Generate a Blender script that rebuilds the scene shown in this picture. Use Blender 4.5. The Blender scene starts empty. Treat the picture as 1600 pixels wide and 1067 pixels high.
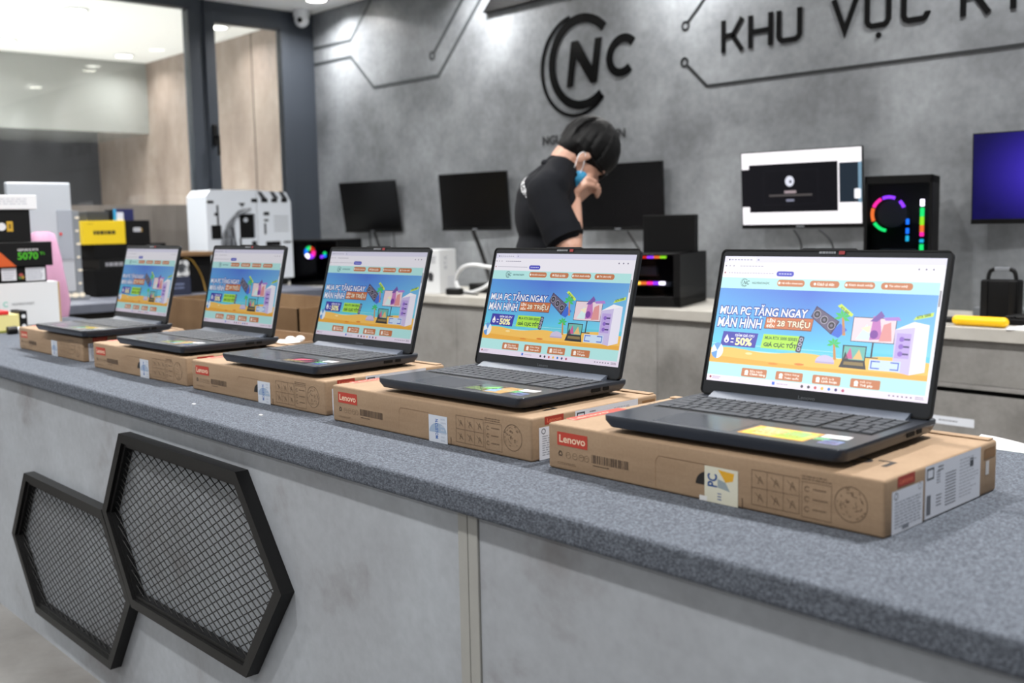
import bpy, bmesh, math, random
from mathutils import Vector, Matrix, Euler
from mathutils.bvhtree import BVHTree

S = bpy.context.scene
COL = S.collection
random.seed(7)
PI = math.pi

# ------------------------------------------------------------------ camera, world, lights
cam_d = bpy.data.cameras.new('camera')
cam = bpy.data.objects.new('camera', cam_d)
COL.objects.link(cam)
_f, _yaw, _pitch, _roll = 1654.30015, 0.832903592, 0.111775796, -0.0192659618
F = Vector((-math.sin(_yaw) * math.cos(_pitch), math.cos(_yaw) * math.cos(_pitch), -math.sin(_pitch)))
R0 = Vector((math.cos(_yaw), math.sin(_yaw), 0)); U0 = R0.cross(F)
Rv = math.cos(_roll) * R0 + math.sin(_roll) * U0
Uv = -math.sin(_roll) * R0 + math.cos(_roll) * U0
ZC = 0.735                                   # counter top above the floor
M = Matrix((( Rv.x, Uv.x, -F.x, 0), (Rv.y, Uv.y, -F.y, 0), (Rv.z, Uv.z, -F.z, 0.357005 + ZC), (0, 0, 0, 1)))
cam.matrix_world = M
cam_d.sensor_fit = 'HORIZONTAL'; cam_d.sensor_width = 36.0
cam_d.lens = _f / 1600 * 36
cam_d.clip_start = 0.05; cam_d.clip_end = 60
cam_d.dof.use_dof = True; cam_d.dof.focus_distance = 1.85; cam_d.dof.aperture_fstop = 4.4
S.camera = cam

w = bpy.data.worlds.new('world'); S.world = w; w.use_nodes = True
w.node_tree.nodes['Background'].inputs[0].default_value = (0.92, 0.96, 1.0, 1)
w.node_tree.nodes['Background'].inputs[1].default_value = 0.38
vs = S.view_settings
vs.view_transform = 'Standard'; vs.look = 'None'; vs.gamma = 1.0; vs.use_curve_mapping = False
vs.exposure = 0.22

LIGHT_W = 20.0
CEIL = 2.52
XL_ = -6.37
downlights = []
for y in (3.75, 1.84, 0.0, -1.8):
    for x in (-5.9, -4.5, -3.1, -1.7, -0.3):
        downlights.append((x, y))
downlights += [(-7.107, 3.69), (-8.704, 3.67), (-8.513, 2.69), (-7.1, 2.69), (-8.5, 1.2), (-7.1, 1.2), (-8.5, -0.4), (-7.1, -0.4), (-7.8, 2.2), (-7.8, 0.6)]  # far room; those away from the back wall are unseen, added to brighten its ceiling
for x, y in downlights:
    ld = bpy.data.lights.new('downlight_lamp', 'AREA'); ld.shape = 'DISK'; ld.size = 0.11
    far = x < XL_; near_wall = y > 2.5
    ld.energy = LIGHT_W * ((0.28 if near_wall else 2.6) if far else (0.65 if near_wall else 1.4 if y > 1 else 0.7 if y > -1 else 0.55)); ld.color = (1.0, 0.985, 0.965); ld.spread = math.radians(150)
    lo = bpy.data.objects.new('downlight_lamp', ld); COL.objects.link(lo)
    lo.location = (x, y, CEIL - 0.016)

# ------------------------------------------------------------------ materials
def lin(c):
    return tuple(((v / 255) / 12.92 if v / 255 <= 0.04045 else ((v / 255 + 0.055) / 1.055) ** 2.4) for v in c)

def mat(name, rgb, rough=0.5, metal=0.0, var=0.0, vscale=8.0, bump=0.0, bscale=200.0, spec=0.5, coat=0.0, emit=0.0):
    m = bpy.data.materials.new(name); m.use_nodes = True
    nt = m.node_tree; b = nt.nodes['Principled BSDF']
    col = (*lin(rgb), 1)
    b.inputs['Base Color'].default_value = col
    b.inputs['Roughness'].default_value = rough; b.inputs['Metallic'].default_value = metal
    b.inputs['Specular IOR Level'].default_value = spec
    if coat: b.inputs['Coat Weight'].default_value = coat; b.inputs['Coat Roughness'].default_value = 0.03
    tc = nt.nodes.new('ShaderNodeTexCoord')
    if var:
        n = nt.nodes.new('ShaderNodeTexNoise'); n.inputs['Scale'].default_value = vscale; n.inputs['Detail'].default_value = 5
        r = nt.nodes.new('ShaderNodeMapRange'); r.inputs['From Min'].default_value = 0.25; r.inputs['From Max'].default_value = 0.75
        r.inputs['To Min'].default_value = 1 - var; r.inputs['To Max'].default_value = 1 + var
        mx = nt.nodes.new('ShaderNodeMix'); mx.data_type = 'RGBA'; mx.blend_type = 'MULTIPLY'; mx.inputs['Factor'].default_value = 1
        mx.inputs[6].default_value = col
        nt.links.new(tc.outputs['Object'], n.inputs['Vector']); nt.links.new(n.outputs['Fac'], r.inputs['Value'])
        nt.links.new(r.outputs[0], mx.inputs[7]); nt.links.new(mx.outputs[2], b.inputs['Base Color'])
    if bump:
        n = nt.nodes.new('ShaderNodeTexNoise'); n.inputs['Scale'].default_value = bscale; n.inputs['Detail'].default_value = 3
        bp = nt.nodes.new('ShaderNodeBump'); bp.inputs['Strength'].default_value = bump; bp.inputs['Distance'].default_value = 0.002
        nt.links.new(tc.outputs['Object'], n.inputs['Vector']); nt.links.new(n.outputs['Fac'], bp.inputs['Height'])
        nt.links.new(bp.outputs[0], b.inputs['Normal'])
    if emit:
        b.inputs['Emission Color'].default_value = col; b.inputs['Emission Strength'].default_value = emit
    return m

def ramp_mat(name, stops, scale, stretch=(1, 1, 1), rough=0.5, detail=8, nrough=0.6, fine=0.0, fscale=300, bump=0.0, spec=0.5, dist=0.0):
    """two noise layers through a colour ramp: concrete, stone, felt."""
    m = bpy.data.materials.new(name); m.use_nodes = True
    nt = m.node_tree; b = nt.nodes['Principled BSDF']
    b.inputs['Roughness'].default_value = rough; b.inputs['Specular IOR Level'].default_value = spec
    tc = nt.nodes.new('ShaderNodeTexCoord'); mp = nt.nodes.new('ShaderNodeMapping'); mp.inputs['Scale'].default_value = stretch
    n = nt.nodes.new('ShaderNodeTexNoise'); n.inputs['Scale'].default_value = scale; n.inputs['Detail'].default_value = detail
    n.inputs['Roughness'].default_value = nrough; n.inputs['Distortion'].default_value = dist
    cr = nt.nodes.new('ShaderNodeValToRGB'); e = cr.color_ramp.elements
    e[0].position, e[0].color = stops[0][0], (*lin(stops[0][1]), 1)
    e[1].position, e[1].color = stops[-1][0], (*lin(stops[-1][1]), 1)
    for p, c in stops[1:-1]:
        x = e.new(p); x.color = (*lin(c), 1)
    nt.links.new(tc.outputs['Object'], mp.inputs[0]); nt.links.new(mp.outputs[0], n.inputs['Vector']); nt.links.new(n.outputs['Fac'], cr.inputs[0])
    out = cr.outputs[0]
    if fine:
        n2 = nt.nodes.new('ShaderNodeTexNoise'); n2.inputs['Scale'].default_value = fscale; n2.inputs['Detail'].default_value = 2
        r = nt.nodes.new('ShaderNodeMapRange'); r.inputs['From Min'].default_value = 0.3; r.inputs['From Max'].default_value = 0.7
        r.inputs['To Min'].default_value = 1 - fine; r.inputs['To Max'].default_value = 1 + fine
        mx = nt.nodes.new('ShaderNodeMix'); mx.data_type = 'RGBA'; mx.blend_type = 'MULTIPLY'; mx.inputs['Factor'].default_value = 1
        nt.links.new(tc.outputs['Object'], n2.inputs['Vector']); nt.links.new(n2.outputs['Fac'], r.inputs['Value'])
        nt.links.new(out, mx.inputs[6]); nt.links.new(r.outputs[0], mx.inputs[7]); out = mx.outputs[2]
        if bump:
            bp = nt.nodes.new('ShaderNodeBump'); bp.inputs['Strength'].default_value = bump; bp.inputs['Distance'].default_value = 0.003
            nt.links.new(n2.outputs['Fac'], bp.inputs['Height']); nt.links.new(bp.outputs[0], b.inputs['Normal'])
    nt.links.new(out, b.inputs['Base Color'])
    return m

def emis(name, rgb, k):
    m = bpy.data.materials.new(name); m.use_nodes = True; nt = m.node_tree
    nt.nodes.remove(nt.nodes['Principled BSDF']); e = nt.nodes.new('ShaderNodeEmission')
    e.inputs[0].default_value = (*lin(rgb), 1); e.inputs[1].default_value = k
    nt.links.new(e.outputs[0], nt.nodes['Material Output'].inputs[0]); return m

def glass_mat(name, tint, ior=1.45, rough=0.0):
    m = bpy.data.materials.new(name); m.use_nodes = True; nt = m.node_tree
    nt.nodes.remove(nt.nodes['Principled BSDF'])
    t = nt.nodes.new('ShaderNodeBsdfTransparent'); t.inputs[0].default_value = (*tint, 1)
    g = nt.nodes.new('ShaderNodeBsdfGlossy'); g.inputs['Roughness'].default_value = rough
    lw = nt.nodes.new('ShaderNodeFresnel'); lw.inputs[0].default_value = ior
    mx = nt.nodes.new('ShaderNodeMixShader')
    nt.links.new(lw.outputs[0], mx.inputs[0]); nt.links.new(t.outputs[0], mx.inputs[1]); nt.links.new(g.outputs[0], mx.inputs[2])
    nt.links.new(mx.outputs[0], nt.nodes['Material Output'].inputs[0]); return m

def attr_mat(name, emissive=False, rough=0.5, coat=0.0):
    """colour comes from the mesh's own printed colour layer (labels, stickers, screen pictures)."""
    m = bpy.data.materials.new(name); m.use_nodes = True; nt = m.node_tree; b = nt.nodes['Principled BSDF']
    a = nt.nodes.new('ShaderNodeAttribute'); a.attribute_name = 'Col'
    if emissive:
        g = nt.nodes.new('ShaderNodeAttribute'); g.attribute_type = 'OBJECT'; g.attribute_name = 'glow'
        wv = nt.nodes.new('ShaderNodeAttribute'); wv.attribute_type = 'OBJECT'; wv.attribute_name = 'wash'
        mx = nt.nodes.new('ShaderNodeMix'); mx.data_type = 'RGBA'; mx.inputs[7].default_value = (1, 1, 1, 1)
        nt.links.new(wv.outputs['Fac'], mx.inputs['Factor']); nt.links.new(a.outputs['Color'], mx.inputs[6])
        nt.links.new(mx.outputs[2], b.inputs['Emission Color']); nt.links.new(g.outputs['Fac'], b.inputs['Emission Strength'])
        b.inputs['Base Color'].default_value = (0.004, 0.004, 0.005, 1); b.inputs['Roughness'].default_value = 0.3; b.inputs['Specular IOR Level'].default_value = 0.15
    else:
        nt.links.new(a.outputs['Color'], b.inputs['Base Color']); b.inputs['Roughness'].default_value = rough
        if coat: b.inputs['Coat Weight'].default_value = coat
    return m

MT = {}
MT['wall'] = ramp_mat('concrete_wall', [(0.28, (92, 95, 98)), (0.46, (119, 122, 126)), (0.7, (148, 152, 156))], 2.2, (1, 1, 1.1), rough=0.36, fine=0.10, fscale=30, spec=0.55)
MT['counter_panel'] = ramp_mat('concrete_counter', [(0.30, (128, 127, 129)), (0.42, (155, 159, 165)), (0.7, (169, 175, 182))], 2.6, (1, 1, 1), rough=0.5, fine=0.05, fscale=60, dist=0.4)
MT['strip'] = mat('trim_grey', (156, 156, 152), 0.5, var=0.04, vscale=30)
MT['felt'] = ramp_mat('grey_felt', [(0.34, (72, 76, 84)), (0.5, (90, 95, 104)), (0.66, (112, 118, 128))], 330, rough=0.95, detail=2, fine=0.25, fscale=520, bump=0.6, spec=0.15)
MT['desk_front'] = ramp_mat('concrete_desk', [(0.28, (112, 110, 107)), (0.5, (136, 134, 131)), (0.72, (150, 149, 146))], 3.0, rough=0.55, fine=0.06, fscale=60)
MT['desk_top'] = ramp_mat('pale_desk_top', [(0.3, (170, 166, 158)), (0.7, (190, 187, 180))], 6, rough=0.5)
MT['side_top'] = mat('slate_worktop', (82, 86, 98), 0.6, var=0.08, vscale=20)
MT['dark_under'] = mat('black_cabinet', (20, 21, 23), 0.6)  # near-black carries the shade under the desks and inside the carton
MT['floor'] = ramp_mat('floor_tile', [(0.3, (104, 101, 98)), (0.5, (119, 116, 113)), (0.75, (130, 128, 126))], 4.0, rough=0.35, fine=0.05, fscale=40, dist=0.6)
MT['white_tile'] = mat('white_floor_tile', (226, 226, 224), 0.3, var=0.03, vscale=6)
MT['ceiling'] = mat('ceiling_white', (242, 243, 242), 0.8)
MT['beige'] = ramp_mat('beige_stone', [(0.25, (120, 106, 98)), (0.5, (146, 131, 122)), (0.75, (168, 155, 145))], 2.6, (1.4, 1.4, 0.8), rough=0.5, fine=0.06, fscale=25)
MT['dark_wall'] = mat('dark_grey_wall', (66, 67, 73), 0.6, var=0.06, vscale=4)
MT['taupe'] = ramp_mat('taupe_wall', [(0.3, (98, 92, 86)), (0.7, (122, 116, 110))], 3, (1, 3, 0.6), rough=0.6)
MT['gloss_white'] = mat('gloss_white_panel', (150, 152, 150), 0.06, spec=0.9)
MT['frame'] = mat('slate_aluminium', (56, 62, 71), 0.45, metal=0.0, var=0.04, vscale=5)
MT['glass'] = glass_mat('window_glass', (0.96, 0.98, 0.97))
MT['tint_glass'] = glass_mat('tinted_glass', (0.62, 0.64, 0.68), ior=1.2)
MT['black'] = mat('black_plastic', (9, 9, 10), 0.45, spec=0.28)
MT['black_matte'] = mat('black_matte', (7, 7, 8), 0.65, spec=0.18)
MT['black_gloss'] = mat('black_screen_glass', (6, 6, 7), 0.25, spec=0.3)
MT['black_acrylic'] = mat('black_acrylic', (13, 13, 14), 0.16, spec=0.22)
MT['line_grey'] = mat('dark_line', (62, 66, 69), 0.4)
MT['line_dark'] = mat('charcoal_line', (34, 36, 38), 0.35)
MT['hexframe'] = mat('black_powder_coat', (11, 11, 12), 0.45, var=0.1, vscale=30, spec=0.28)
MT['wire'] = mat('black_wire', (9, 9, 10), 0.5, spec=0.25)
MT['cardboard'] = ramp_mat('kraft_cardboard', [(0.3, (143, 119, 95)), (0.7, (158, 134, 109))], 7, (1, 1, 6), rough=0.75, fine=0.04, fscale=220, spec=0.25)
MT['cardboard2'] = ramp_mat('brown_cardboard', [(0.3, (112, 86, 60)), (0.7, (128, 102, 74))], 6, rough=0.8, fine=0.04, fscale=120, spec=0.2)
MT['seam'] = mat('box_seam', (52, 42, 33), 0.9)
MT['laptop'] = mat('storm_grey_shell', (50, 54, 62), 0.28, metal=0.3, var=0.03, vscale=40)
MT['laptop_under'] = mat('laptop_under', (24, 25, 27), 0.5)
MT['bezel'] = mat('laptop_bezel', (30, 33, 38), 0.45, spec=0.3)
MT['key'] = mat('key_cap', (54, 57, 63), 0.6, spec=0.3)
MT['key_well'] = mat('key_well', (12, 13, 15), 0.6, spec=0.2)
MT['hinge'] = mat('hinge_cover', (92, 99, 112), 0.5)
MT['pad'] = mat('touchpad', (56, 60, 69), 0.22, metal=0.3)
MT['print'] = attr_mat('printed_colour', rough=0.55)
MT['print_gloss'] = attr_mat('printed_gloss', rough=0.22, coat=0.5)
MT['screen'] = attr_mat('screen_picture', emissive=True)
MT['white'] = mat('white_plastic', (214, 216, 218), 0.4)
MT['white_metal'] = mat('white_case_metal', (206, 212, 220), 0.4)
MT['silver'] = mat('silver_shell', (196, 202, 210), 0.35, metal=0.3)
MT['inset'] = mat('pale_grey_inset', (150, 156, 166), 0.5)
MT['grey'] = mat('grey_plastic', (120, 124, 130), 0.5)
MT['dgrey'] = mat('dark_grey_plastic', (52, 55, 60), 0.5)
MT['yellow'] = mat('yellow_card', (222, 190, 20), 0.5)
MT['yellow_tool'] = mat('yellow_plastic', (250, 196, 10), 0.35)
MT['mustard'] = mat('mustard_wire', (150, 116, 40), 0.5)
MT['red'] = mat('red_plastic', (206, 40, 36), 0.4)
MT['cream'] = mat('cream_card', (216, 206, 140), 0.6)
MT['pink'] = mat('pink_bag', (198, 150, 180), 0.45, var=0.08, vscale=12)
MT['tan'] = mat('tan_card_edge', (176, 148, 104), 0.8)
MT['paper'] = mat('white_paper', (232, 233, 236), 0.7)
MT['skin'] = mat('skin', (178, 136, 116), 0.5, var=0.05, vscale=30)
MT['hair'] = mat('black_hair', (5, 5, 6), 0.6, var=0.3, vscale=60, bump=0.4, bscale=160, spec=0.2)
MT['shirt'] = mat('black_polo', (9, 11, 17), 0.9, var=0.15, vscale=14, bump=0.4, bscale=30, spec=0.2)
MT['trousers'] = mat('dark_trousers', (24, 26, 32), 0.85)
MT['mask'] = mat('blue_face_mask', (52, 142, 186), 0.75, var=0.06, vscale=60)
MT['downlight'] = emis('downlight_glow', (255, 250, 240), 14)
MT['led_warm'] = emis('white_led', (236, 224, 204), 1.0)  # glow for the beads that imitate bright reflections
for nm, c, k in (('pink', (255, 40, 150), 3), ('violet', (150, 60, 255), 3), ('green', (30, 230, 110), 2.5), ('orange', (255, 120, 50), 2.2), ('blue', (30, 120, 255), 2.5), ('cyan', (40, 190, 230), 2), ('amber', (255, 190, 70), 4), ('white', (255, 240, 255), 6), ('lime', (150, 230, 40), 2.5), ('red', (230, 50, 30), 2)):
    MT['led_' + nm] = emis('led_' + nm, c, k) if nm != 'white' else emis('led_hot_white', c, k)

# ------------------------------------------------------------------ builders
def put(name, me, m=None, parent=None, smooth=False):
    o = bpy.data.objects.new(name, me); COL.objects.link(o)
    if m is not None:
        for x in (m if isinstance(m, (list, tuple)) else [m]): me.materials.append(x)
    if parent is not None: o.parent = parent
    if smooth:
        for p in me.polygons: p.use_smooth = True
    return o

def tag(o, label=None, cat=None, group=None, kind=None):
    if label: o['label'] = label
    if cat: o['category'] = cat
    if group: o['group'] = group
    if kind: o['kind'] = kind
    return o

def thing(name, label, cat, loc=(0, 0, 0), rz=0.0, group=None, rot=None):
    o = bpy.data.objects.new(name, None); COL.objects.link(o)
    o.empty_display_size = 0.05
    o.location = loc; o.rotation_euler = rot if rot else (0, 0, rz)
    return tag(o, label, cat, group)

class MB:
    """collects shapes into one mesh."""
    def __init__(s): s.bm = bmesh.new(); s.mi = 0
    def _done(s, vs):
        for f in {f for v in vs for f in v.link_faces}: f.material_index = s.mi
    def box(s, x0, x1, y0, y1, z0, z1, bev=0.0, seg=2, T=None):
        r = bmesh.ops.create_cube(s.bm, size=1.0); vs = r['verts']
        for v in vs: v.co = Vector(((x0 + x1) / 2 + v.co.x * (x1 - x0), (y0 + y1) / 2 + v.co.y * (y1 - y0), (z0 + z1) / 2 + v.co.z * (z1 - z0)))
        if bev:
            es = list({e for v in vs for e in v.link_edges})
            rr = bmesh.ops.bevel(s.bm, geom=es, offset=bev, segments=seg, affect='EDGES', profile=0.5)
            vs = list({v for f in rr['faces'] for v in f.verts} | {v for v in vs if v.is_valid})
        if T is not None:
            for v in vs: v.co = T @ v.co
        s._done(vs); return s
    def cyl(s, p, q, r, r2=None, n=20, caps=True):
        p, q = Vector(p), Vector(q); d = q - p; L = d.length
        T = Matrix.Translation((p + q) / 2) @ d.to_track_quat('Z', 'Y').to_matrix().to_4x4()
        k = bmesh.ops.create_cone(s.bm, cap_ends=caps, segments=n, radius1=r, radius2=r if r2 is None else r2, depth=L, matrix=T)
        s._done(k['verts']); return s
    def ball(s, c, r, sc=(1, 1, 1), n=16, rot=None):
        T = Matrix.Translation(Vector(c)) @ ((rot.to_4x4()) if rot is not None else Matrix.Identity(4)) @ Matrix.Diagonal((*sc, 1))
        k = bmesh.ops.create_uvsphere(s.bm, u_segments=n, v_segments=max(6, n * 2 // 3), radius=r, matrix=T); s._done(k['verts']); return s
    def prism(s, pts, z0, z1, T=None):
        """2-D outline (x, y) pulled from z0 to z1, then placed by T."""
        T = T or Matrix.Identity(4)
        a = [s.bm.verts.new(T @ Vector((x, y, z0))) for x, y in pts]; b = [s.bm.verts.new(T @ Vector((x, y, z1))) for x, y in pts]
        n = len(pts)
        fs = [s.bm.faces.new(list(reversed(a))), s.bm.faces.new(b)]
        for i in range(n): fs.append(s.bm.faces.new((a[i], a[(i + 1) % n], b[(i + 1) % n], b[i])))
        for f in fs: f.material_index = s.mi
        return s
    def ribbon(s, pts, wd, z0, z1, T=None, closed=False, w_end=None):
        """polyline of given width as a flat bar."""
        P = [Vector(p) for p in pts]; n = len(P); Lp, Rp = [], []
        for i in range(n):
            if closed: a, b, c = P[(i - 1) % n], P[i], P[(i + 1) % n]
            else: a, b, c = P[max(i - 1, 0)], P[i], P[min(i + 1, n - 1)]
            d1 = (b - a).normalized() if (b - a).length > 1e-9 else (c - b).normalized()
            d2 = (c - b).normalized() if (c - b).length > 1e-9 else d1
            n1 = Vector((-d1.y, d1.x)); n2 = Vector((-d2.y, d2.x)); mm = (n1 + n2)
            mm = mm.normalized() if mm.length > 1e-6 else n1
            k = min(1 / max(mm.dot(n1), 0.35), 2.5)
            ww = wd if w_end is None else wd + (w_end - wd) * i / (n - 1)
            Lp.append(b + mm * k * ww / 2); Rp.append(b - mm * k * ww / 2)
        T = T or Matrix.Identity(4)
        rings = [[s.bm.verts.new(T @ Vector((q.x, q.y, z))) for q, z in ((Lp[i], z0), (Rp[i], z0), (Rp[i], z1), (Lp[i], z1))] for i in range(n)]
        m_ = n if closed else n - 1
        fs = []
        for i in range(m_):
            a, b = rings[i], rings[(i + 1) % n]
            for k in range(4): fs.append(s.bm.faces.new((a[k], a[(k + 1) % 4], b[(k + 1) % 4], b[k])))
        if not closed: fs += [s.bm.faces.new(rings[0][::-1]), s.bm.faces.new(rings[-1])]
        for f in fs: f.material_index = s.mi
        return s
    def tube(s, pts, r, n=8, closed=False, smooth=3):
        P = [Vector(p) for p in pts]
        if smooth and len(P) > 2:
            Q = []
            m_ = len(P)
            for i in range(m_ if closed else m_ - 1):
                p0, p1, p2, p3 = (P[(i - 1) % m_], P[i], P[(i + 1) % m_], P[(i + 2) % m_]) if closed else (P[max(i - 1, 0)], P[i], P[i + 1], P[min(i + 2, m_ - 1)])
                for k in range(smooth):
                    t = k / smooth
                    Q.append(0.5 * ((2 * p1) + (p2 - p0) * t + (2 * p0 - 5 * p1 + 4 * p2 - p3) * t * t + (3 * p1 - p0 - 3 * p2 + p3) * t ** 3))
            if not closed: Q.append(P[-1])
            P = Q
        m_ = len(P); rings = []; up = Vector((0.13, 0.2, 1)).normalized()
        for i in range(m_):
            d = (P[(i + 1) % m_] - P[i - 1]) if closed else (P[min(i + 1, m_ - 1)] - P[max(i - 1, 0)])
            d.normalize(); a = d.cross(up)
            if a.length < 1e-3: a = d.cross(Vector((1, 0, 0)))
            a.normalize(); b = d.cross(a)
            rings.append([s.bm.verts.new(P[i] + r * (math.cos(2 * PI * k / n) * a + math.sin(2 * PI * k / n) * b)) for k in range(n)])
        fs = []
        for i in range(m_ if closed else m_ - 1):
            A, B = rings[i], rings[(i + 1) % m_]
            for k in range(n): fs.append(s.bm.faces.new((A[k], A[(k + 1) % n], B[(k + 1) % n], B[k])))
        if not closed: fs += [s.bm.faces.new(rings[0][::-1]), s.bm.faces.new(rings[-1])]
        for f in fs: f.material_index = s.mi
        return s
    def obj(s, name, m, parent=None, smooth=False, T=None):
        bmesh.ops.recalc_face_normals(s.bm, faces=s.bm.faces)
        if T is not None: s.bm.transform(T)
        me = bpy.data.meshes.new(name); s.bm.to_mesh(me); s.bm.free()
        o = put(name, me, m, parent)
        if smooth:
            for p in me.polygons: p.use_smooth = True
            try: me.set_sharp_from_angle(angle=math.radians(38))
            except Exception: pass
        return o

_txt = {}
def glyphs(string, offset=0.0, shear=0.0, spacing=1.0):
    """outline of a word as (verts, polys), unit box from (0,0) to (1,1)."""
    k = (string, offset, shear, spacing)
    if k in _txt: return _txt[k]
    cu = bpy.data.curves.new('word', 'FONT'); cu.body = string; cu.offset = offset; cu.shear = shear; cu.space_character = spacing
    cu.resolution_u = 3
    ob = bpy.data.objects.new('word', cu); COL.objects.link(ob)
    dg = bpy.context.evaluated_depsgraph_get(); dg.update()
    me = bpy.data.meshes.new_from_object(ob.evaluated_get(dg))
    vs = [(v.co.x, v.co.y) for v in me.vertices]; ps = [tuple(p.vertices) for p in me.polygons]
    bpy.data.objects.remove(ob); bpy.data.curves.remove(cu); bpy.data.meshes.remove(me)
    _txt[k] = (vs, ps)
    return _txt[k]

class Flat:
    """flat printed artwork: polygons in a (u, v) plane, each with its own ink."""
    def __init__(s, o=(0, 0, 0), U=(1, 0, 0), V=(0, 0, 1), eps=5e-5):
        s.o, s.U, s.V = Vector(o), Vector(U), Vector(V); s.n = s.U.cross(s.V).normalized(); s.eps = eps
        s.vs, s.ps, s.cs, s.layer = [], [], [], 0
    def _add(s, pts, polys, cols, L):
        L = s.layer if L is None else L
        b = len(s.vs)
        for u, v in pts: s.vs.append(s.o + s.U * u + s.V * v + s.n * (s.eps * (L + 1)))
        for p in polys: s.ps.append([b + i for i in p]); s.cs.append([cols[i] if isinstance(cols, list) else cols for i in p])
    def poly(s, pts, c, L=None):
        c = [lin(x) for x in c] if isinstance(c, list) else lin(c)
        s._add(pts, [range(len(pts))], c, L); return s
    def rect(s, u0, u1, v0, v1, c, L=None, r=0.0, rot=0.0):
        pts = [(u0, v0), (u1, v0), (u1, v1), (u0, v1)]
        if r:
            pts = []
            for cx, cy, a in ((u1 - r, v1 - r, 0), (u0 + r, v1 - r, 90), (u0 + r, v0 + r, 180), (u1 - r, v0 + r, 270)):
                for k in range(5): t = math.radians(a + k * 22.5); pts.append((cx + r * math.cos(t), cy + r * math.sin(t)))
        if rot:
            cu, cv = (u0 + u1) / 2, (v0 + v1) / 2; ca, sa = math.cos(rot), math.sin(rot)
            pts = [(cu + (u - cu) * ca - (v - cv) * sa, cv + (u - cu) * sa + (v - cv) * ca) for u, v in pts]
        return s.poly(pts, c, L)
    def disc(s, u, v, r, c, L=None, n=20, ry=None, a0=0, a1=360):
        ry = r if ry is None else ry
        full = a1 - a0 >= 360
        pts = ([] if full else [(u, v)]) + [(u + r * math.cos(math.radians(a0 + (a1 - a0) * k / n)), v + ry * math.sin(math.radians(a0 + (a1 - a0) * k / n))) for k in range(n if full else n + 1)]
        return s.poly(pts, c, L)
    def ring(s, u, v, r, wd, c, L=None, n=24, a0=0, a1=360):
        pts, ps = [], []
        for k in range(n + 1):
            t = math.radians(a0 + (a1 - a0) * k / n)
            pts += [(u + (r - wd) * math.cos(t), v + (r - wd) * math.sin(t)), (u + r * math.cos(t), v + r * math.sin(t))]
        for k in range(n): ps.append((2 * k, 2 * k + 1, 2 * k + 3, 2 * k + 2))
        s._add(pts, ps, lin(c), L); return s
    def frame(s, u0, u1, v0, v1, wd, c, L=None):
        for a in ((u0, u1, v0, v0 + wd), (u0, u1, v1 - wd, v1), (u0, u0 + wd, v0, v1), (u1 - wd, u1, v0, v1)): s.rect(*a, c, L)
        return s
    def line(s, a, b, wd, c, L=None):
        a, b = Vector(a), Vector(b); d = (b - a).normalized(); n = Vector((-d.y, d.x)) * wd / 2
        return s.poly([tuple(a - n), tuple(b - n), tuple(b + n), tuple(a + n)], c, L)
    def text(s, string, u0, u1, v0, v1, c, L=None, bold=0.0, shear=0.0, rot=0.0, grow=None, spacing=1.0):
        """word fitted to the box; the box is that of the un-thickened word."""
        vs, ps = glyphs(string, bold, shear, spacing); b0, _ = glyphs(string, 0.0 if grow is None else grow, shear, spacing)
        if not b0: return s
        x0, x1 = min(p[0] for p in b0), max(p[0] for p in b0); y0, y1 = min(p[1] for p in b0), max(p[1] for p in b0)
        cu, cv = (u0 + u1) / 2, (v0 + v1) / 2; ca, sa = math.cos(rot), math.sin(rot); out = []
        for x, y in vs:
            u = u0 + (x - x0) / (x1 - x0) * (u1 - u0) - cu; v = v0 + (y - y0) / max(y1 - y0, 1e-6) * (v1 - v0) - cv
            out.append((cu + u * ca - v * sa, cv + u * sa + v * ca))
        s._add(out, ps, lin(c), L); return s
    def scribble(s, u0, u1, v0, v1, c, rows=3, L=None, fill=0.8, th=0.45):
        """rows of unreadably small print."""
        h = (v1 - v0) / rows
        for i in range(rows):
            u = u0
            while u < u1 - (u1 - u0) * (1 - fill) * random.random():
                wl = (u1 - u0) * random.uniform(0.06, 0.2); e = min(u + wl, u1)
                s.rect(u, e, v1 - (i + 0.5 + th / 2) * h, v1 - (i + 0.5 - th / 2) * h, c, L); u = e + (u1 - u0) * 0.03
        return s
    def barcode(s, u0, u1, v0, v1, c, L=None):
        u = u0
        while u < u1:
            b = (u1 - u0) * random.choice((0.012, 0.02, 0.035)); s.rect(u, min(u + b, u1), v0, v1, c, L); u += b + (u1 - u0) * random.choice((0.01, 0.016, 0.026))
        return s
    def mesh(s, name):
        me = bpy.data.meshes.new(name); me.from_pydata([tuple(v) for v in s.vs], [], s.ps)
        ca = me.color_attributes.new('Col', 'FLOAT_COLOR', 'CORNER'); i = 0
        for p, cs in zip(me.polygons, s.cs):
            for li, c in zip(p.loop_indices, cs): ca.data[li].color = (*c, 1)
        return me
    def obj(s, name, m, parent=None): return put(name, s.mesh(name), m, parent)

def copy_tree(o, parent=None):
    c = o.copy(); COL.objects.link(c)
    if parent is not None: c.parent = parent
    for ch in list(o.children): copy_tree(ch, c)
    return c

def struct(o, kind='structure'):
    o['kind'] = kind; return o

# wall-plane helper: (x, z) drawing on a wall at y, thickness towards the room (-y)
def wallT(y): return Matrix(((1, 0, 0, 0), (0, 0, -1, y), (0, 1, 0, 0), (0, 0, 0, 1)))

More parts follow.
